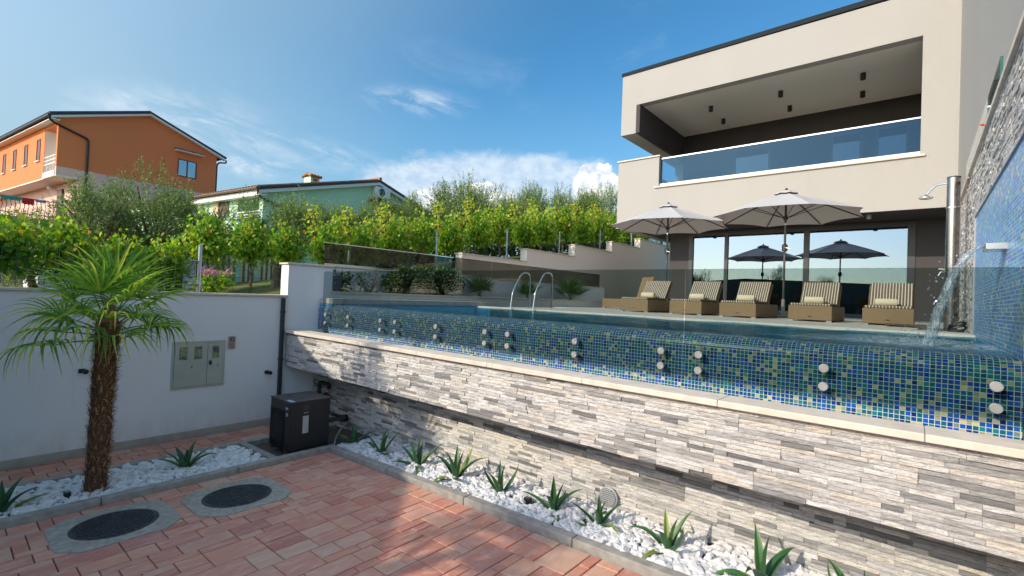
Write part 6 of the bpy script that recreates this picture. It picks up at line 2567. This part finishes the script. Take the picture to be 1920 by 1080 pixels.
# ------------------------------------------------------------------ agaves
def agave(label, x, y, seed, n=9, s=1.0, z=None):
    rs = random.Random(seed)
    z0 = (gz(x) if z is None else z) + 0.01
    s *= 0.92
    t = thing('agave', label, 'agave', (x, y, z0), 'agaves planted in the pebble strips')
    for k in range(n):
        m = MB()
        az = k * 2.39996 + rs.uniform(-0.3, 0.3)
        f = k / (n - 1)
        el0 = R_(84 - 66 * f) + rs.uniform(-0.2, 0.2)
        L_ = s * (0.30 + 0.02 * rs.random()) * (0.92 + 0.18 * math.sin(f * 3.1))
        wmax = s * 0.029 * rs.uniform(0.85, 1.15)
        curl = rs.uniform(0.15, 1.25) * (0.4 + f) * (1 if rs.random() < 0.85 else -0.5)
        tv = min(1, max(0, 0.42 + rs.gauss(0, 0.13) + (0.40 if (f > 0.7 and rs.random() < 0.6) else 0)))
        p = Vector((x, y, z0)) + Vector((math.cos(az), math.sin(az), 0)) * 0.012 * s
        el = el0
        N_ = 12
        side = Vector((-math.sin(az), math.cos(az), 0))
        prev = None
        for i in range(N_ + 1):
            g_ = i / N_
            d = Vector((math.cos(az) * math.cos(el), math.sin(az) * math.cos(el), math.sin(el)))
            up_ = side.cross(d) * -1
            up_ = d.cross(side) * -1
            w = wmax * (0.75 + 0.9 * g_ if g_ < 0.32 else 1.04 * (1 - ((g_ - 0.32) / 0.68) ** 1.7) + 0.0)
            w = max(w, 0.0012)
            nv = Vector((-math.cos(az) * math.sin(el), -math.sin(az) * math.sin(el), math.cos(el)))
            th = 0.010 * s * (1 - g_ * 0.8)
            lift = 0.42 * w
            tw = rs.uniform(-0.0015, 0.0015) * s
            row = (p + side * (w + tw) + nv * lift, p + side * w * 0.72 + nv * lift * 0.6, p + nv * 0.0, p - side * w * 0.72 + nv * lift * 0.6, p - side * (w + tw) + nv * lift, p - nv * th)
            if prev:
                b = len(m.v)
                m.v += [tuple(q) for q in prev + row]
                for (q0, q1, cc) in ((0, 1, min(1, tv + 0.30)), (1, 2, tv), (2, 3, tv), (3, 4, min(1, tv + 0.30)), (4, 5, tv - 0.1), (5, 0, tv - 0.1)):
                    m.f.append((b + q0, b + q1, b + 6 + q1, b + 6 + q0))
                    m.c.append(max(0, cc))
            prev = row
            p = p + d * (L_ / N_)
            el -= curl * 1.7 / N_ * (0.3 + 1.2 * g_)
        m.build('leaf', M_agave, t, smooth=True)
    return t


agave('agave between the palm and the heat pump', -5.45, 1.62, 91, 9, 1.0)
agave('agave at the left edge, in front of the palm', -5.30, 0.36, 92, 8, 1.0)
AG = [(-4.98, 3.16, 'first agave of the wall strip, beside the heat pump', 0.92), (-4.45, 3.17, 'second agave from the heat pump along the stone wall', 1.02), (-3.83, 3.18, 'third agave from the heat pump along the stone wall', 1.05), (-3.28, 3.18, 'fourth agave from the heat pump along the stone wall', 1.12), (-2.74, 3.20, 'fifth agave from the heat pump along the stone wall', 1.0), (-2.19, 3.21, 'agave just left of the round vent grille', 0.98), (-1.78, 3.22, 'agave in front of the round vent grille', 0.85), (-1.25, 3.20, 'agave right of the vent grille, its shadow on the wall', 1.0), (-0.68, 3.20, 'agave at the bottom edge with tall broad leaves', 1.15), (-0.22, 3.22, 'agave at the bottom right, only a leaf tip visible', 1.0)]
for i, (x, y, lab, s) in enumerate(AG):
    agave(lab, x, y, 100 + i, 6 + (i * 5) % 4, s)

# low growth under the trees behind the vines, one uncountable mass
rs = np.random.RandomState(5)
nU = 13000
Yu = rs.uniform(8.2, 25, nU)
Xu = -11.2 - rs.uniform(0, 1.6, nU)
hu = 0.55 + 0.30 * np.sin(Yu * 2.3) + 0.18 * np.sin(Yu * 5.1 + 1)
Zu = np.array([terr(a, b) for a, b in zip(Xu, Yu)]) + rs.rand(nU) * (hu + 0.25)
P = np.stack([Xu, Yu, Zu], 1)
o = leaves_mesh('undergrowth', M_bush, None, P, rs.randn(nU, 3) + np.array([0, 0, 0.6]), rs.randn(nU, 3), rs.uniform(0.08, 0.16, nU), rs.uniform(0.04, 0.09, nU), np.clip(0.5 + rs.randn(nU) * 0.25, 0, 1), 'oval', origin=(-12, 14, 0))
tag(o, 'dense low undergrowth between the vines and the olive trees', 'undergrowth', kind='stuff')
